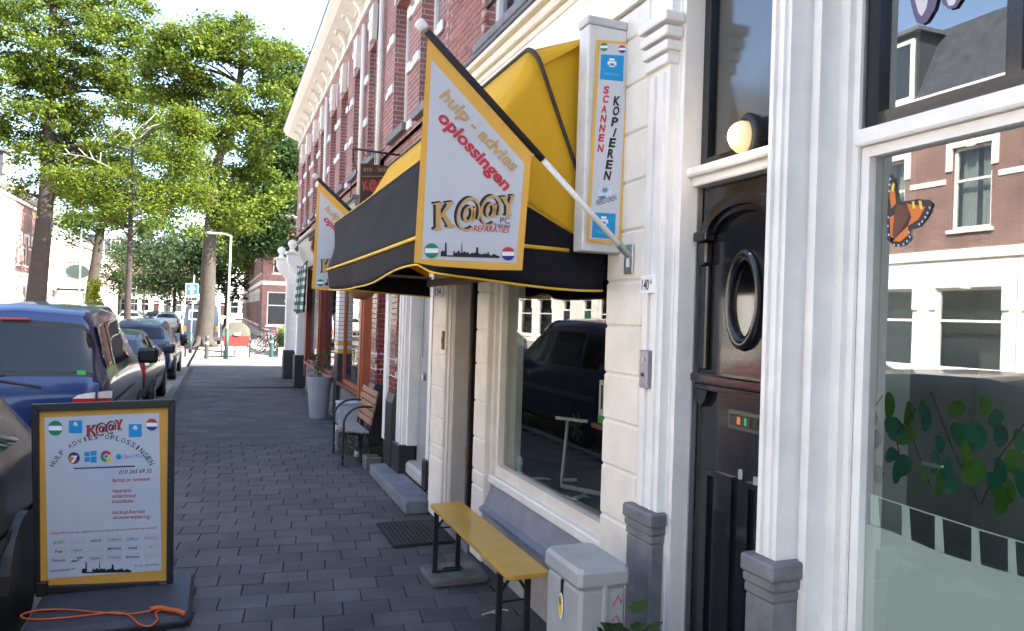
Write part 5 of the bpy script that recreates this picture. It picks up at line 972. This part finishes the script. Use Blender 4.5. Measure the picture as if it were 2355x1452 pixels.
def hatch(name,label,x,y,col,H=1.45,L=4.1,Wd=1.72,sedan=False,rz=0,group=None,rear_mark=True,estate=False):
    h=H; f=L/2
    st=[(f,.32,.55,.55,.6),(f-.05,.22,.66,.66,.62),(f-.30,.20,.76,.76,.66),(f-.95,.20,.92,.93,.68),(f-1.08,.20,.95,.97,.70),(f-1.80,.20,.97,h-.07,.58),(f-2.15,.20,.97,h,.60),(-.1,.20,.98,h+.01,.60),(-f+1.35 if not sedan else -f+1.75,.20,.99,h-.03,.58),(-f+.62 if not sedan else -f+1.35,.20,1.0,h-.12,.56),(-f+.12 if not sedan else -f+.70,.22,1.0,1.02,.62),(-f+.05,.26,.98 if not sedan else .96,.985 if not sedan else .97,.62),(-f,.34,.72,.72,.6)]
    if estate: st[8:12]=[(-f+1.5,.20,.99,h,.60),(-f+.42,.20,1.0,h-.08,.58),(-f+.08,.22,1.0,1.02,.64),(-f+.03,.26,.98,.985,.64)]
    r,S_,patch=car(name,label,x,y,rz,L,Wd,H,st,col,group=group,pt_=.93 if estate else .88); hw=Wd/2
    patch('windscreen',cglass,4.15,5.85,6.0,8,span=True,nv=5); patch('rear_window',cglass,9.15 if not sedan else 9.12,9.88,5.9,8,span=True,nv=4,off=.008)
    patch('side_window',cglass,5.15,6.95,5.12,5.9,nu=8); patch('side_window',cglass,7.08,8.75,5.12,5.9,nu=8); patch('pillar',trim,6.97,7.07,5.1,5.95,off=.007)
    patch('door_seam',trim,6.995,7.01,2.2,5.1,off=.003,nu=1,nv=6); patch('door_seam',trim,5.2,5.214,2.2,5.1,off=.003,nu=1,nv=6); patch('side_moulding',trim,4.5,9.5,2.9,3.1,off=.012,nu=14)
    patch('tail_light',redl,10.55,10.98,4.1,5.6,off=.008); patch('tail_light',redl,11.0,11.9,3.7,5.3,off=.008) ; patch('headlight',whl,.1,1.7,3.9,4.9,off=.008)
    MB().bbox(-.26,.26,-f-.012,-f+.03,.60,.72,.004).build('licence_plate',ink('plate_yellow',(.62,.42,.03)),r,local=True)
    MB().bbox(-hw*.8,hw*.8,-f-.05,-f+.15,.36,.56,.04).build('rear_bumper',col,r,local=True)
    for sd in (1,-1): MB().bbox(sd*(hw*.93),sd*(hw*1.0),-.35,-.15,.84,.875,.01).build('door_handle',chrome if rear_mark else trim,r,local=True)
    wheels(r,(f-.80,-f+(.95 if estate else .75)),hw,.31); mirror(r,f-1.35,1.02,hw,col)
    for sx in (-.36,.36):
        MB().bbox(sx-.24,sx+.24,-.30,-.12,.5,1.18,.06).build('front_seat',seatm,r,local=True)
    MB().bbox(-hw*.7,hw*.7,-f+1.05,-f+1.2,.5,1.12,.06).build('rear_seat',seatm,r,local=True)
    return r
black=paint('black',(.010,.010,.012)); dkgrey=paint('dark_grey',(.028,.032,.038)); vblue=paint('blue',(.004,.020,.098)); silver=paint('silver',(.38,.38,.38)); whitec=paint('white',(.6,.6,.6)); redc=paint('red',(.32,.02,.015)); green=paint('green',(.02,.06,.04)); navy=paint('navy',(.015,.022,.06))
hatch('parked_car','black parked hatchback beside the pavement sign',-1.93,3.85,black,1.55,4.3,1.76,rz=math.pi,estate=True,group='cars parked along the near kerb')
# blue people carrier
def van():
    L,Wd,H=4.45,1.80,1.90; f=L/2; hw=Wd/2
    st=[(f,.34,.60,.60,.6),(f-.05,.24,.74,.74,.62),(f-.35,.22,.92,.92,.68),(f-.85,.22,1.06,1.08,.70),(f-.95,.22,1.08,1.12,.72),(f-1.75,.22,1.10,H-.10,.66),(f-2.2,.22,1.10,H-.01,.70),(-.2,.22,1.10,H,.71),(-f+1.2,.22,1.10,H-.01,.71),(-f+.45,.22,1.10,H-.04,.70),(-f+.28,.22,1.10,H-.12,.68),(-f+.06,.26,1.06,1.08,.76),(-f,.34,.80,.80,.72)]
    r,S_,patch=car('blue_van','blue parked people carrier behind the pavement sign',-1.98,11.10,0,L,Wd,H,st,vblue,bus=True,group='cars parked along the near kerb',pt_=.95)
    patch('windscreen',cglass,4.12,5.85,6.0,8,span=True,nv=5); patch('rear_window_surround',trim,10.12,10.93,5.75,8,span=True,nv=4,off=.006); patch('rear_window',cglass,10.2,10.87,6.05,8,span=True,nv=4,off=.012)
    patch('side_window',cglass,5.12,6.9,5.12,5.92,nu=8); patch('side_window',cglass,7.05,8.3,5.12,5.92,nu=8); patch('side_window',cglass,8.42,9.5,5.14,5.9,nu=8)
    for u in (6.96,8.36): patch('door_seam',trim,u,u+.012,2.2,5.1,off=.003,nu=1,nv=6)
    patch('side_moulding',M('moulding_grey',(.16,.16,.17),.5),4.6,9.6,3.2,3.42,off=.014,nu=14)
    for sd in (1,-1):
        t=MB().grid(lambda a,c:(sd*(.58+.36*a),-f-.018+.055*max(0,a-.4)**2*3,.80+.10*c),8,2).build('tail_light',redl,r,local=True); MB().grid(lambda a,c:(sd*(.58+.36*a+.05*(1-a)*c),-f-.016+.055*max(0,a-.4)**2*3,.902+.075*c*(1-.5*(1-a)**2)),8,2).build('clear_lens',whl,t,local=True); MB().box(sd*.79,sd*.81,-f-.021,-f,.80,.98).build('lens_divider',trim,t,local=True)
    MB().bbox(-.26,.26,-f-.02,-f+.03,.46,.57,.004).build('licence_plate',ink('plate_yellow',(.6,.4,.03)),r,local=True); MB().bbox(-hw*.88,hw*.88,-f-.06,-f+.2,.34,.58,.05).build('rear_bumper',trim,r,local=True)
    MB().bbox(-.13,.13,-f+.20,-f+.235,1.705,1.73,.008).build('brake_light',redl,r,local=True); MB().tube([(-.15,-f+.03,1.10),(.28,-f+.03,1.02)],.012,6).build('wiper',trim,r,local=True); MB().tube([(-.45,-f+.06,1.16),(-.05,-f+.055,1.14)],.009,6).build('wiper_blade',trim,r,local=True)
    MB().box(.60,.68,-f+.075,-f+.078,1.13,1.19).build('green_sticker',BGRN,r,local=True)
    wheels(r,(f-.85,-f+.85),hw,.32); mirror(r,f-1.15,1.16,hw,trim,1.25)
    for sx in (-.4,.4):
        for yy in (.25,-.75): MB().bbox(sx-.24,sx+.24,yy-.1,yy+.08,.6,1.35,.06).build('seat',seatm,r,local=True); MB().bbox(sx-.12,sx+.12,yy-.08,yy+.02,1.36,1.55,.05).build('headrest',seatm,r,local=True)
van()
hatch('parked_car','dark grey parked saloon in front of the blue people carrier',-1.90,15.95,dkgrey,1.43,4.4,1.74,sedan=True,group='cars parked along the near kerb')
hatch('parked_car','black parked estate car at the shade edge',-1.90,22.6,navy,1.52,4.3,1.76,group='cars parked along the near kerb')
hatch('red_car','red hatchback parked before the opposite houses',-7.4,12.2,redc,1.45,4.1,1.7,rz=0,group='cars parked across the street'); 
hatch('opposite_car','green hatchback parked before the opposite houses',-7.4,30.5,green,1.45,4.1,1.7,group='cars parked across the street'); hatch('opposite_car','grey hatchback parked before the opposite houses',-7.4,20.5,dkgrey,1.45,4.1,1.7,group='cars parked across the street')
q=onY(303,742,62); hatch('far_car','white hatchback parked far down the street',q.x,62,whitec,1.5,4.1,1.75,group='cars far down the street'); q=onY(357,742,66); hatch('far_car','black car far down the street',q.x,66,black,1.45,4.1,1.75,group='cars far down the street'); q=onY(386,742,60); hatch('far_car','silver car with red tail lights far down the street',q.x,60,silver,1.5,4.1,1.75,group='cars far down the street')
# camper van
def camper():
    L,Wd,H=4.6,1.80,2.05; f=L/2; hw=Wd/2; gb_=paint('grey_blue',(.035,.05,.075))
    st=[(f,.40,.9,.9,.6),(f-.08,.30,1.15,1.16,.66),(f-.5,.28,1.2,H-.2,.66),(f-.9,.28,1.2,H,.70),(0,.28,1.2,H+.02,.70),(-f+.4,.28,1.2,H,.70),(-f+.15,.28,1.2,H-.06,.68),(-f+.03,.30,1.2,1.35,.74),(-f,.40,1.0,1.05,.74)]
    r,S_,patch=car('camper_van','old grey blue camper van with white roof behind the street tree','x',38.5,0,L,Wd,H,st,gb_,bus=True) if False else car('camper_van','old grey blue camper van with white roof behind the street tree',-.80,40.7,0,L,Wd,H,st,gb_,bus=True)
    MB().grid(lambda a,c:(-hw*.72+hw*1.44*a,-f+.1+(L-.9)*c,H+.03+.06*math.sin(a*3.14)),8,4).build('white_roof',whitec,r,local=True,smooth=True)
    fr=frame(MB(),-.55,.55,1.28,1.75,.05,lambda u,v,d:(u,-f+.02+d+(v-1.3)*.16,v),-.03,.0).build('rear_window_frame',whl,r,local=True); MB().grid(lambda a,c:(-.5+a,-f+.03+c*.07-.012,1.31+.41*c),4,2).build('rear_window',cglass,fr,local=True)
    for sd in (1,-1): MB().bbox(sd*.66,sd*.80,-f-.015,-f+.03,.72,.98,.01).build('tail_light',M('tail_orange',(.6,.10,.02),.2),r,local=True); MB().tube([(sd*.80,-f+.0,.5),(sd*.80,-f+.02,1.3),(sd*.72,-f+.18,1.95)],.02,6).build('white_trim',whl,r,local=True)
    MB().bbox(-hw*.95,hw*.95,-f-.07,-f+.05,.30,.48,.03).build('rear_bumper',M('bumper_brown',(.06,.03,.025),.6),r,local=True)
    patch('side_window',cglass,2.6,3.9,5.1,5.9,nu=6); patch('side_window',cglass,4.1,4.9,5.1,5.9,nu=6); wheels(r,(f-1.0,-f+.95),hw,.33); mirror(r,f-.7,1.4,hw,whitec)
camper()
# ================================================================== trees
bark=M('bark',(.042,.034,.027),.9,var=.3,vs=6,bump=.8,bs=18); barkd=M('bark_dark',(.03,.022,.02),.9,var=.3,vs=6,bump=.8,bs=18)
def leaves(rs,C,n,spread,size,up=.35):
    # C: clump centres (k,3), n leaves per clump -> quads
    k=len(C); c=np.repeat(C,n,0); N=len(c); sp=np.repeat(spread*rs.uniform(.6,1.25,(k,1)),n,0)
    p=c+rs.normal(size=(N,3))*sp*np.array([1,1,.55]); d=rs.normal(size=(N,3)); d[:,2]*=.6; d/=np.linalg.norm(d,axis=1)[:,None]
    nn=rs.normal(size=(N,3))*.8+(p-c)/sp*.3; nn[:,2]+=up; t=np.cross(nn,d); t/=np.linalg.norm(t,axis=1)[:,None]+1e-9; s=size*rs.uniform(.6,1.3,(N,1))
    V=np.stack([p-d*s,p+t*s*.62,p+d*s*1.05,p-t*s*.62],1).reshape(-1,3); return V
def leafobj(V,mt,par):
    o3=np.array(OFF[par.name]); V=V-o3; n=len(V)//4; me=bpy.data.meshes.new('leaves'); me.vertices.add(n*4); me.vertices.foreach_set('co',V.ravel().astype(np.float32)); me.loops.add(n*4); me.loops.foreach_set('vertex_index',np.arange(n*4,dtype=np.int32)); me.polygons.add(n); me.polygons.foreach_set('loop_start',np.arange(0,n*4,4,dtype=np.int32)); me.update(); me.validate(); me.materials.append(mt)
    o=bpy.data.objects.new('crown',me); COL.objects.link(o); o.parent=par; return o
def tree(name,label,base,path,rad,blobs,nl,size,col,seed,spread=.55,mtb=bark,limbs=True,tr=.4,group=None,shell=.55):
    rs=np.random.RandomState(seed); r=T(name,label,'tree',base,0,group)
    P=[Vector(p) for p in path]; sp_=smoothpath([base]+P,5); n=len(sp_); rr=[rad*(1.28 if i==0 else 1)*(1-.72*i/(n-1)) for i in range(n)]
    tk=MB().tube(sp_,rr,12).build('trunk',mtb,r,smooth=True)
    C=[]; lb=MB()
    for (cx,cy,cz,rx,ry,rz,k) in blobs:
        d=rs.normal(size=(k,3)); d/=np.linalg.norm(d,axis=1)[:,None]; q=rs.uniform(shell,1.,(k,1)); cc=np.array([cx,cy,cz])+d*q*np.array([rx,ry,rz]); C.append(cc)
        if limbs:
            for i in range(max(3,k//7)):
                e=Vector(cc[i]); j=max(range(n//3,n),key=lambda a:-abs((Vector(sp_[a])-e).length+ (2 if sp_[a][2]>e.z-.3 else 0))); s0=Vector(sp_[j]); L_=(e-s0).length
                m1=s0.lerp(e,.4)+Vector((rs.normal()*.15*L_*.3,rs.normal()*.15*L_*.3,L_*.10)); lb.tube(smoothpath([s0,m1,e],4),[max(.012,rr[j]*.45)*(1-.85*a/8) for a in range(9)],6)
    if limbs: tag(lb.build('limbs',mtb,r,smooth=True),kind='stuff')
    C=np.concatenate(C); V=leaves(rs,C,nl,spread,size)
    cr=leafobj(V,leafmat('leaf_'+name+str(seed),col,tr,.6),r); tag(cr,kind='stuff'); return r
# T1 big tree across the road, T2 behind it, T3 young tree in the parking strip, T4 at the crossing, more beyond
def px(x,y,Y): q=onY(x,y,Y); return (q.x,q.y,q.z)
b1=onY(90,720,43); 
def blobs(Y,L,dk=1): 
    out=[]
    for x,y,rx,ry,k in L:
        c=onY(x,y,Y); s=Y/FPX*1.03; out.append((c.x,Y+random.uniform(-1,1)*ry*s*.6,c.z,rx*s,max(rx,ry)*s*.85,ry*s,int(k*dk)))
    return out
G=(.088,.125,.014)
tree('plane_tree','large spreading tree with dark trunk before the white houses',(b1.x-.25,43,0),[px(88,640,43),px(105,470,43),px(112,330,43),px(118,150,43),px(125,-40,43)],.50,
  blobs(43,[(60,60,120,110,46),(200,90,140,90,34),(300,60,80,50,14),(60,230,100,90,36),(200,240,130,100,44),(330,210,90,80,20),(120,330,90,50,22),(260,330,110,50,16),(-90,130,120,160,24),(95,432,60,28,8),(180,-60,150,70,18)]),200,.092,G,11,.38,barkd)
b2=onY(205,730,58)
tree('street_tree','leaning tree between the opposite parked cars',(b2.x,58,0),[px(215,640,58),px(232,520,58),px(236,420,58),px(240,330,58)],.42,
  blobs(58,[(240,420,90,60,14),(330,380,100,90,20),(400,300,80,100,20),(200,520,60,40,8),(300,480,90,50,12)]),200,.13,(.055,.10,.02),12,.6)
b3=onY(292,745,30)
tree('young_tree','slender young tree with yellow green foliage among the parked cars',(b3.x,30,0),[px(296,640,30),px(299,550,30),px(302,430,30),px(304,330,30)],.13,
  blobs(30,[(425,340,50,70,24),(440,290,36,42,14),(395,420,75,60,16),(300,430,90,55,12),(205,430,60,35,9),(165,408,45,14,7),(230,480,70,40,7),(430,470,45,55,11),(350,500,80,35,6)]),190,.058,(.095,.13,.012),13,.30,barkd,shell=.45,tr=.5)
# bare twigs of the young tree
bt=T('bare_branch','pale leafless dead branches above the young tree','branch',px(304,380,30)); b=MB()
for pts in (((300,560),(318,480),(305,370),(310,310),(330,285)),((310,330),(340,300),(370,285)),((312,320),(290,300),(258,322)),((300,420),(250,385),(200,362),(135,352)),((230,375),(232,350)),((200,362),(180,340)),((160,355),(150,342)),((255,395),(215,392),(200,400)),((330,290),(345,275),(358,262)),((330,300),(352,290),(380,282)),((180,358),(160,372)),((215,368),(205,345))):
    P=[onY(x,y,30+.1*i) for i,(x,y) in enumerate(pts)]; b.tube(smoothpath(P,4),[.028*(1-.75*i/(4*len(P)-4)) for i in range(4*len(P)-3)],5)
b.build('twigs',M('pale_bark',(.32,.27,.24),.8),bt,smooth=True)
b4=onZ(466,797)
T4=tree('plane_tree','tall street tree with pale grey trunk standing at the crossing',(b4.x,b4.y,0),[px(476,700,b4.y),px(480,600,b4.y),px(486,500,b4.y),px(500,380,b4.y),px(540,250,b4.y),px(560,120,b4.y)],.40,
  blobs(b4.y,[(555,110,95,60,28),(450,130,90,60,22),(640,170,60,60,16),(480,230,90,70,24),(600,270,90,70,24),(400,200,70,70,16),(540,360,80,60,20),(480,440,60,50,12),(600,430,80,60,18),(390,110,60,50,12),(560,510,60,40,10)]),195,.085,G,14,.34)
b=MB()
for i in range(9):
    a=i*.7; b=MB(); b.tube([(b4.x+math.cos(a)*.18,b4.y+math.sin(a)*.18,.5),(b4.x+math.cos(a)*.45,b4.y+math.sin(a)*.45,.08),(b4.x+math.cos(a)*.8,b4.y+math.sin(a)*.8,-.03)],[.17,.12,.05],8); rt_=b.build('root',bark,None,smooth=True); rt_.parent=T4; rt_.location=-OFF[T4.name]
# dark trees on the right beyond the corner
tree('street_tree','dark dense tree behind the corner house gable',(5.0,46,0),[(5,46,4),(4.8,46,8),(4.6,46,12)],.35,
  blobs(46,[(650,330,70,110,34),(680,200,60,60,18),(620,420,70,70,22),(690,450,60,90,20),(600,520,60,40,12),(640,560,50,40,12),(560,460,60,60,14)]),300,.12,(.035,.07,.02),15,.6,barkd)
tree('street_tree','pale green tree above the far red brick terrace',(3.2,58,0),[(3.2,58,4),(3.2,58,8)],.25,blobs(58,[(600,560,70,50,18),(640,600,50,35,10),(545,560,50,60,12)]),220,.13,(.11,.16,.03),16,.6)
for i,(x,Y,lab,L,col) in enumerate(((275,88,'mid green tree far down the street',[(240,640,50,30,10),(300,620,60,50,14),(330,600,60,60,14)],(.06,.09,.03)),(400,80,'grey green tree far down the middle of the street',[(380,620,60,50,16),(430,600,60,70,18),(350,560,60,50,12),(390,660,50,30,10)],(.05,.075,.03)),(520,66,'tall far tree behind the camper van',[(500,560,60,60,14),(470,600,50,60,14),(540,640,40,60,10)],(.04,.07,.025)),(330,120,'pale far tree at the end of the street',[(330,640,60,40,14),(290,660,40,30,8),(410,640,60,40,12)],(.09,.12,.05)))):
    q=onY(x,720,Y); tree('street_tree',lab,(q.x,Y,0),[(q.x,Y,2.5),(q.x+.1,Y,6)],.22,blobs(Y,L),150,.16,col,20+i,.8)
q=onY(217,720,52)
tree('conifer_shrub','bright yellow green columnar shrub by the leaning tree',(q.x,52,0),[(q.x,52,1.2),(q.x,52,3.2)],.06,[(q.x,52,1.7,.42,.42,.9,22),(q.x,52,2.7,.26,.26,.6,12)],90,.07,(.22,.26,.02),31,.16,limbs=False,tr=.4)

tree('street_tree','broad tree in the side street beside the corner house',(11,40.5,0),[(11,40.5,3),(11,40.5,7),(11,40.5,10)],.35,[(11,40.5,8.5,4.2,3.4,3.6,110)],190,.14,G,50,.6)
for i,(x,Y,lab) in enumerate(((-3.1,-9,'street tree in the parking strip behind the pavement sign'),(-3.1,-22,'second street tree in the parking strip further back'),(-8.6,-14,'street tree before the opposite houses further back'))):
    tree('street_tree',lab,(x,Y,-.1 if x>-5 else 0),[(x,Y,3),(x+.2,Y,6),(x+.1,Y,9)],.25,[(x,Y,7.5,2.6,2.6,2.4,46)],170,.12,G,40+i,.5)
# ================================================================== houses across the street and beyond
def fhouse(name,label,loc,rz,W,gh,H,nw,bm,gm,roof='mansard',group=None,doors=(0,),D=9,frames=white,cornm=stucco,nfl=1,curt=True,keys=True):
    r=T(name,label,'house',loc,rz,group); fn=lambda u,v,d:(u,d,v); L=dict(local=True)
    ww=W/nw; ops=[]; ups=[]
    for i in range(nw):
        cx=(i+.5)*ww
        if i in doors: ops.append((cx-.5,cx+.5,.15,2.75,'d'))
        else: ops.append((cx-ww*.36,cx+ww*.36,.85,2.85,'w'))
    fh=(H-gh-.5)/nfl
    for f in range(nfl):
        for i in range(nw): cx=(i+.5)*ww; ups.append((cx-.5,cx+.5,gh+f*fh+.55,gh+f*fh+min(2.55,fh-.25),'u'))
    WO(MB(),ops,0,W,0,gh,fn,0,.22).build('ground_floor_wall',gm,r,local=True); WO(MB(),ups,0,W,gh+.001,H,fn,0,.2).build('upper_wall',bm,r,local=True)
    MB().box(0,W,.45,D,0,H).build('core',M('room_dark',(.06,.06,.065),.9),r,local=True)
    b=MB(); b.box(0,W,-.06,-.001,gh-.16,gh+.08); b.build('band',cornm,r,local=True); MB().box(0,W,-.05,-.002,0,.5).build('plinth',M('grey_plinth',(.3,.3,.3),.8),r,local=True)
    for (a,c,e,g,k) in ops+ups:
        if k=='d':
            d=MB().box(a+.08,c-.08,.12,.17,e,g-.55).build('door',M('far_door_'+str(int(loc[1])%3),((.02,.11,.05),(.05,.02,.02),(.02,.03,.05))[int(loc[1])%3],.35),r,local=True); frame(MB(),a,c,e,g,.08,fn,.08,.2,[(a+.08,c-.08,g-.55,g-.47)]).build('door_frame',frames,d,local=True); MB().quad((a+.08,.15,g-.47),(c-.08,.15,g-.47),(c-.08,.15,g-.08),(a+.08,.15,g-.08)).build('fanlight',winglass,d,local=True)
            for z in (e+.2,e+1.05): frame(MB(),a+.2,c-.2,z,z+.7,.04,fn,.105,.12).build('door_panel',MAT['far_door_'+str(int(loc[1])%3)],d,local=True)
        else:
            w=frame(MB(),a,c,e,g,.07,fn,.07,.15,[(a+.07,c-.07,e+(g-e)*.58,e+(g-e)*.58+.06)]).build('window',frames,r,local=True); MB().quad((a+.05,.11,e+.05),(c-.05,.11,e+.05),(c-.05,.11,g-.05),(a+.05,.11,g-.05)).build('pane',winglass,w,local=True); MB().box(a-.08,c+.08,-.07,.1,e-.09,e-.001).build('sill',cornm,w,local=True)
            if keys:
                b=MB(); b.box(a-.16,a-.001,-.05,-.003,g-.55,g+.16); b.box(c+.001,c+.16,-.05,-.003,g-.55,g+.16); b.box(a-.001,c+.001,-.05,-.003,g+.001,g+.16); b.box((a+c)/2-.1,(a+c)/2+.1,-.10,-.051,g-.04,g+.22); b.build('surround',cornm,w,local=True)
            if curt and k=='u': 
                MB().grid(lambda u,v:(a+.07+(c-a-.14)*u*.42,.30+.02*math.sin(u*26),e+.05+(g-e-.1)*v),20,1).build('curtain',M('net_curtain',(.6,.6,.57),.9,trans=.3),w,local=True)
                MB().grid(lambda u,v:(c-.07-(c-a-.14)*u*.42,.30+.02*math.sin(u*26),e+.05+(g-e-.1)*v),20,1).build('curtain',M('net_curtain',(.6,.6,.57)),w,local=True)
    if keys: 
        b=MB()
        for i in range(nw+1):
            z=gh+1.7; a=max(0,i*ww-ww/2+.67); c=min(W,i*ww+ww/2-.67)
            if c>a: b.box(a,c,-.03,-.002,z,z+.13)
        b.build('stone_band',cornm,r,local=True)
    b=MB(); b.box(0,W,-.12,-.001,H-.45,H-.30); b.box(0,W,-.22,-.001,H-.10,H); b.box(0,W,-.40,-.001,H+.001,H+.10); b.box(0,W,-.48,-.001,H+.101,H+.2); b.build('cornice',cornm,r,local=True)
    for i in range(int(W/.75)): x=.3+i*.75; b=MB(); b.prism([(-.02,H-.30),(-.10,H-.26),(-.14,H-.12),(-.36,H-.02),(-.36,H),(-.02,H)],lambda u,v,d:(x+d,u,v),0,.16); b.build('modillion',cornm,r,local=True)
    if roof=='mansard':
        MB().prism([(-.1,H+.2),(.9,H+2.3),(D,H+2.4),(D,H+.2)],lambda u,v,d:(d,u,v),.02,W-.02).build('roof',slate,r,local=True)
        for i in range(max(1,nw//2)):
            cx=(i+.5)*W/max(1,nw//2); d=MB().box(cx-.75,cx+.75,-.02,1.6,H+.25,H+2.1).build('dormer',slate,r,local=True); frame(MB(),cx-.7,cx+.7,H+.35,H+1.95,.1,fn,-.08,-.02,[(cx-.05,cx+.05,H+.45,H+1.85)]).build('dormer_window',frames,d,local=True); MB().quad((cx-.65,-.04,H+.4),(cx+.65,-.04,H+.4),(cx+.65,-.04,H+1.9),(cx-.65,-.04,H+1.9)).build('pane',winglass,d,local=True); MB().box(cx-.9,cx+.9,-.2,1.7,H+2.101,H+2.2).build('dormer_roof',M('zinc_grey',(.12,.125,.135),.5),d,local=True)
    elif roof=='gable':
        MB().prism([(-.45,H+.2),(4.2,H+3.0),(D,H+.2)],lambda u,v,d:(d,u,v),.02,W-.02).build('roof',slate,r,local=True)
    MB().bbox(W-.9,W-.3,3,3.8,H+1.5,H+3.3,.02).build('chimney',brickF,r,local=True)
    return r
OX=-12.5; y=-34.04; i=0
SPEC=[(6.5,3,'brick terrace house %s back along the opposite row'%w_,brickF,stucco,'gable',7.4) for w_ in ('farthest','third','second','first')]+[(6.4,3,'brown brick terrace house with grey hip roof across the street',brickF,stucco,'gable',7.3),(6.6,3,'brown brick terrace house with green door across the street',brickF,stucco,'gable',7.2),(6.2,3,'brown brick house with pale stucco ground floor opposite the shop row',brickF,stucco,'mansard',7.4),(7.0,3,'brown brick house with mansard opposite the parked saloon',brickF,stucco,'mansard',7.4),(6.4,3,'brown brick terrace house before the leaning lamp',brickF,stucco,'mansard',7.6),(8,4,'red brick terrace house with four bays across the street',brick,stucco,'gable',7.6),(13,5,'brown brick house with tall mansard across the street',brickF,stucco,'mansard',9.0),(11,4,'white stuccoed house with slate mansard roof and dormers',stucco,stucco,'mansard',8.8),(8,4,'red brick house with white window surrounds behind the big trunk',brick,stucco,'gable',8.8),(9,3,'white stucco house left of the leaning tree',stucco,stucco,'gable',8.2),(6.5,3,'red brick gabled house beyond the oval shop sign',brick,stucco,'gable',7.6),(8,4,'pale far terrace house behind the leaning tree',stucco,stucco,'gable',7.4),(9,4,'grey brick far house beside the columnar shrub',brickF,stucco,'mansard',7.0),(12,5,'long brown brick far terrace house on the opposite side',brickF,stucco,'gable',7.0)]
for W,nw,lab,bm,gm,rf_,H in SPEC:
    fhouse('terrace_house',lab,(OX,y,0),R(90),W,3.7,H,nw,bm,gm,rf_,group='houses across the street',doors=(nw-1,) if i%2 else (0,)); y+=W+.01; i+=1
OY1=y
# oval hanging sign across the street
q=onX(172,625,-11.2); os_=T('oval_sign','dark oval shop sign on a bracket before the opposite houses','sign',(-11.2,q.y,q.z-.6)); MB().lathe([(0,-.05),(.75,-.05),(.8,0),(.75,.05),(0,.05)],24,(-11.0,q.y,q.z),'y',1.1,.75).build('board',M('sign_dark_green',(.03,.05,.045),.5),os_); MB().tube([(-12.5,q.y,q.z+.75),(-10.3,q.y,q.z+.75),(-10.3,q.y,q.z+.1)],.04,6).build('bracket',blackm,os_); MB().bbox(-12.4,-10.5,q.y-.3,q.y+.3,q.z-1.6,q.z-1.4,.02).build('canopy',blackm,os_)
# right side beyond the crossing
fhouse('corner_house','red brick corner house with white doorway beyond the hedge',(2.3,46.0,0),0,6.5,3.4,7.2,3,brick,brick,'gable',doors=(1,),D=6,keys=False)
yy=46.1
for k,(W,lab) in enumerate(((9,'red brick terrace with narrow windows behind the street lamp'),(9,'second red brick terrace house beyond the crossing'),(9,'third red brick terrace house beyond the crossing'),(10,'fourth red brick terrace house beyond the crossing'))):
    fhouse('terrace_house',lab,(2.28,yy+W,0),R(-90),W,3.4,7.2,5,brick,brick,'gable',D=6,group='houses beyond the crossing',doors=(4,),keys=True); yy+=W+.02
# end of street
q0=onY(300,720,135); 
fhouse('end_building','red brick building closing the far end of the street',(-14,136,0),0,10,3.6,9.5,6,brick,stucco,'gable',doors=(2,),keys=False); fhouse('end_building','pale building beside the red brick one at the street end',(-3.95,136,0),0,9,3.6,9,5,stucco,stucco,'gable',doors=(2,),keys=False); fhouse('end_building','grey roofed block at the far left of the street end',(-27,138,0),0,12.8,3.6,10.5,7,brickF,brickF,'mansard',doors=(2,),keys=False)
fhouse('end_building','brown far house on the right of the street end',(5.1,136,0),0,10,3.6,9,5,brickF,brickF,'gable',doors=(2,),keys=False)
# ladder-like striped pole far down the street
q=onY(298,715,70); ld=T('ladder','tall white ladder standing by a far tree','ladder',(q.x,70,0)); a_=q.x
for dx in (-.22,.22): MB().tube([(a_+dx,70,0),(a_+dx+.25,70,3.4)],.03,5).build('rail',whm,ld)
for i in range(9): MB().tube([(a_-.22+.03*i,70,.3+i*.36),(a_+.22+.03*i,70,.3+i*.36)],.025,5).build('rung',whm,ld)

for k,(y0,lab) in enumerate(((-6.02,'red brick house adjoining the white house front'),(-15.04,'second red brick house behind the white house front'),(-24.06,'third red brick house behind the white house front'))):
    fhouse('terrace_house',lab,(1.86,y0,0),R(-90),9,3.5,6.6,4,brick,stucco,'gable',D=6,group='houses behind the white house front',doors=(3,))
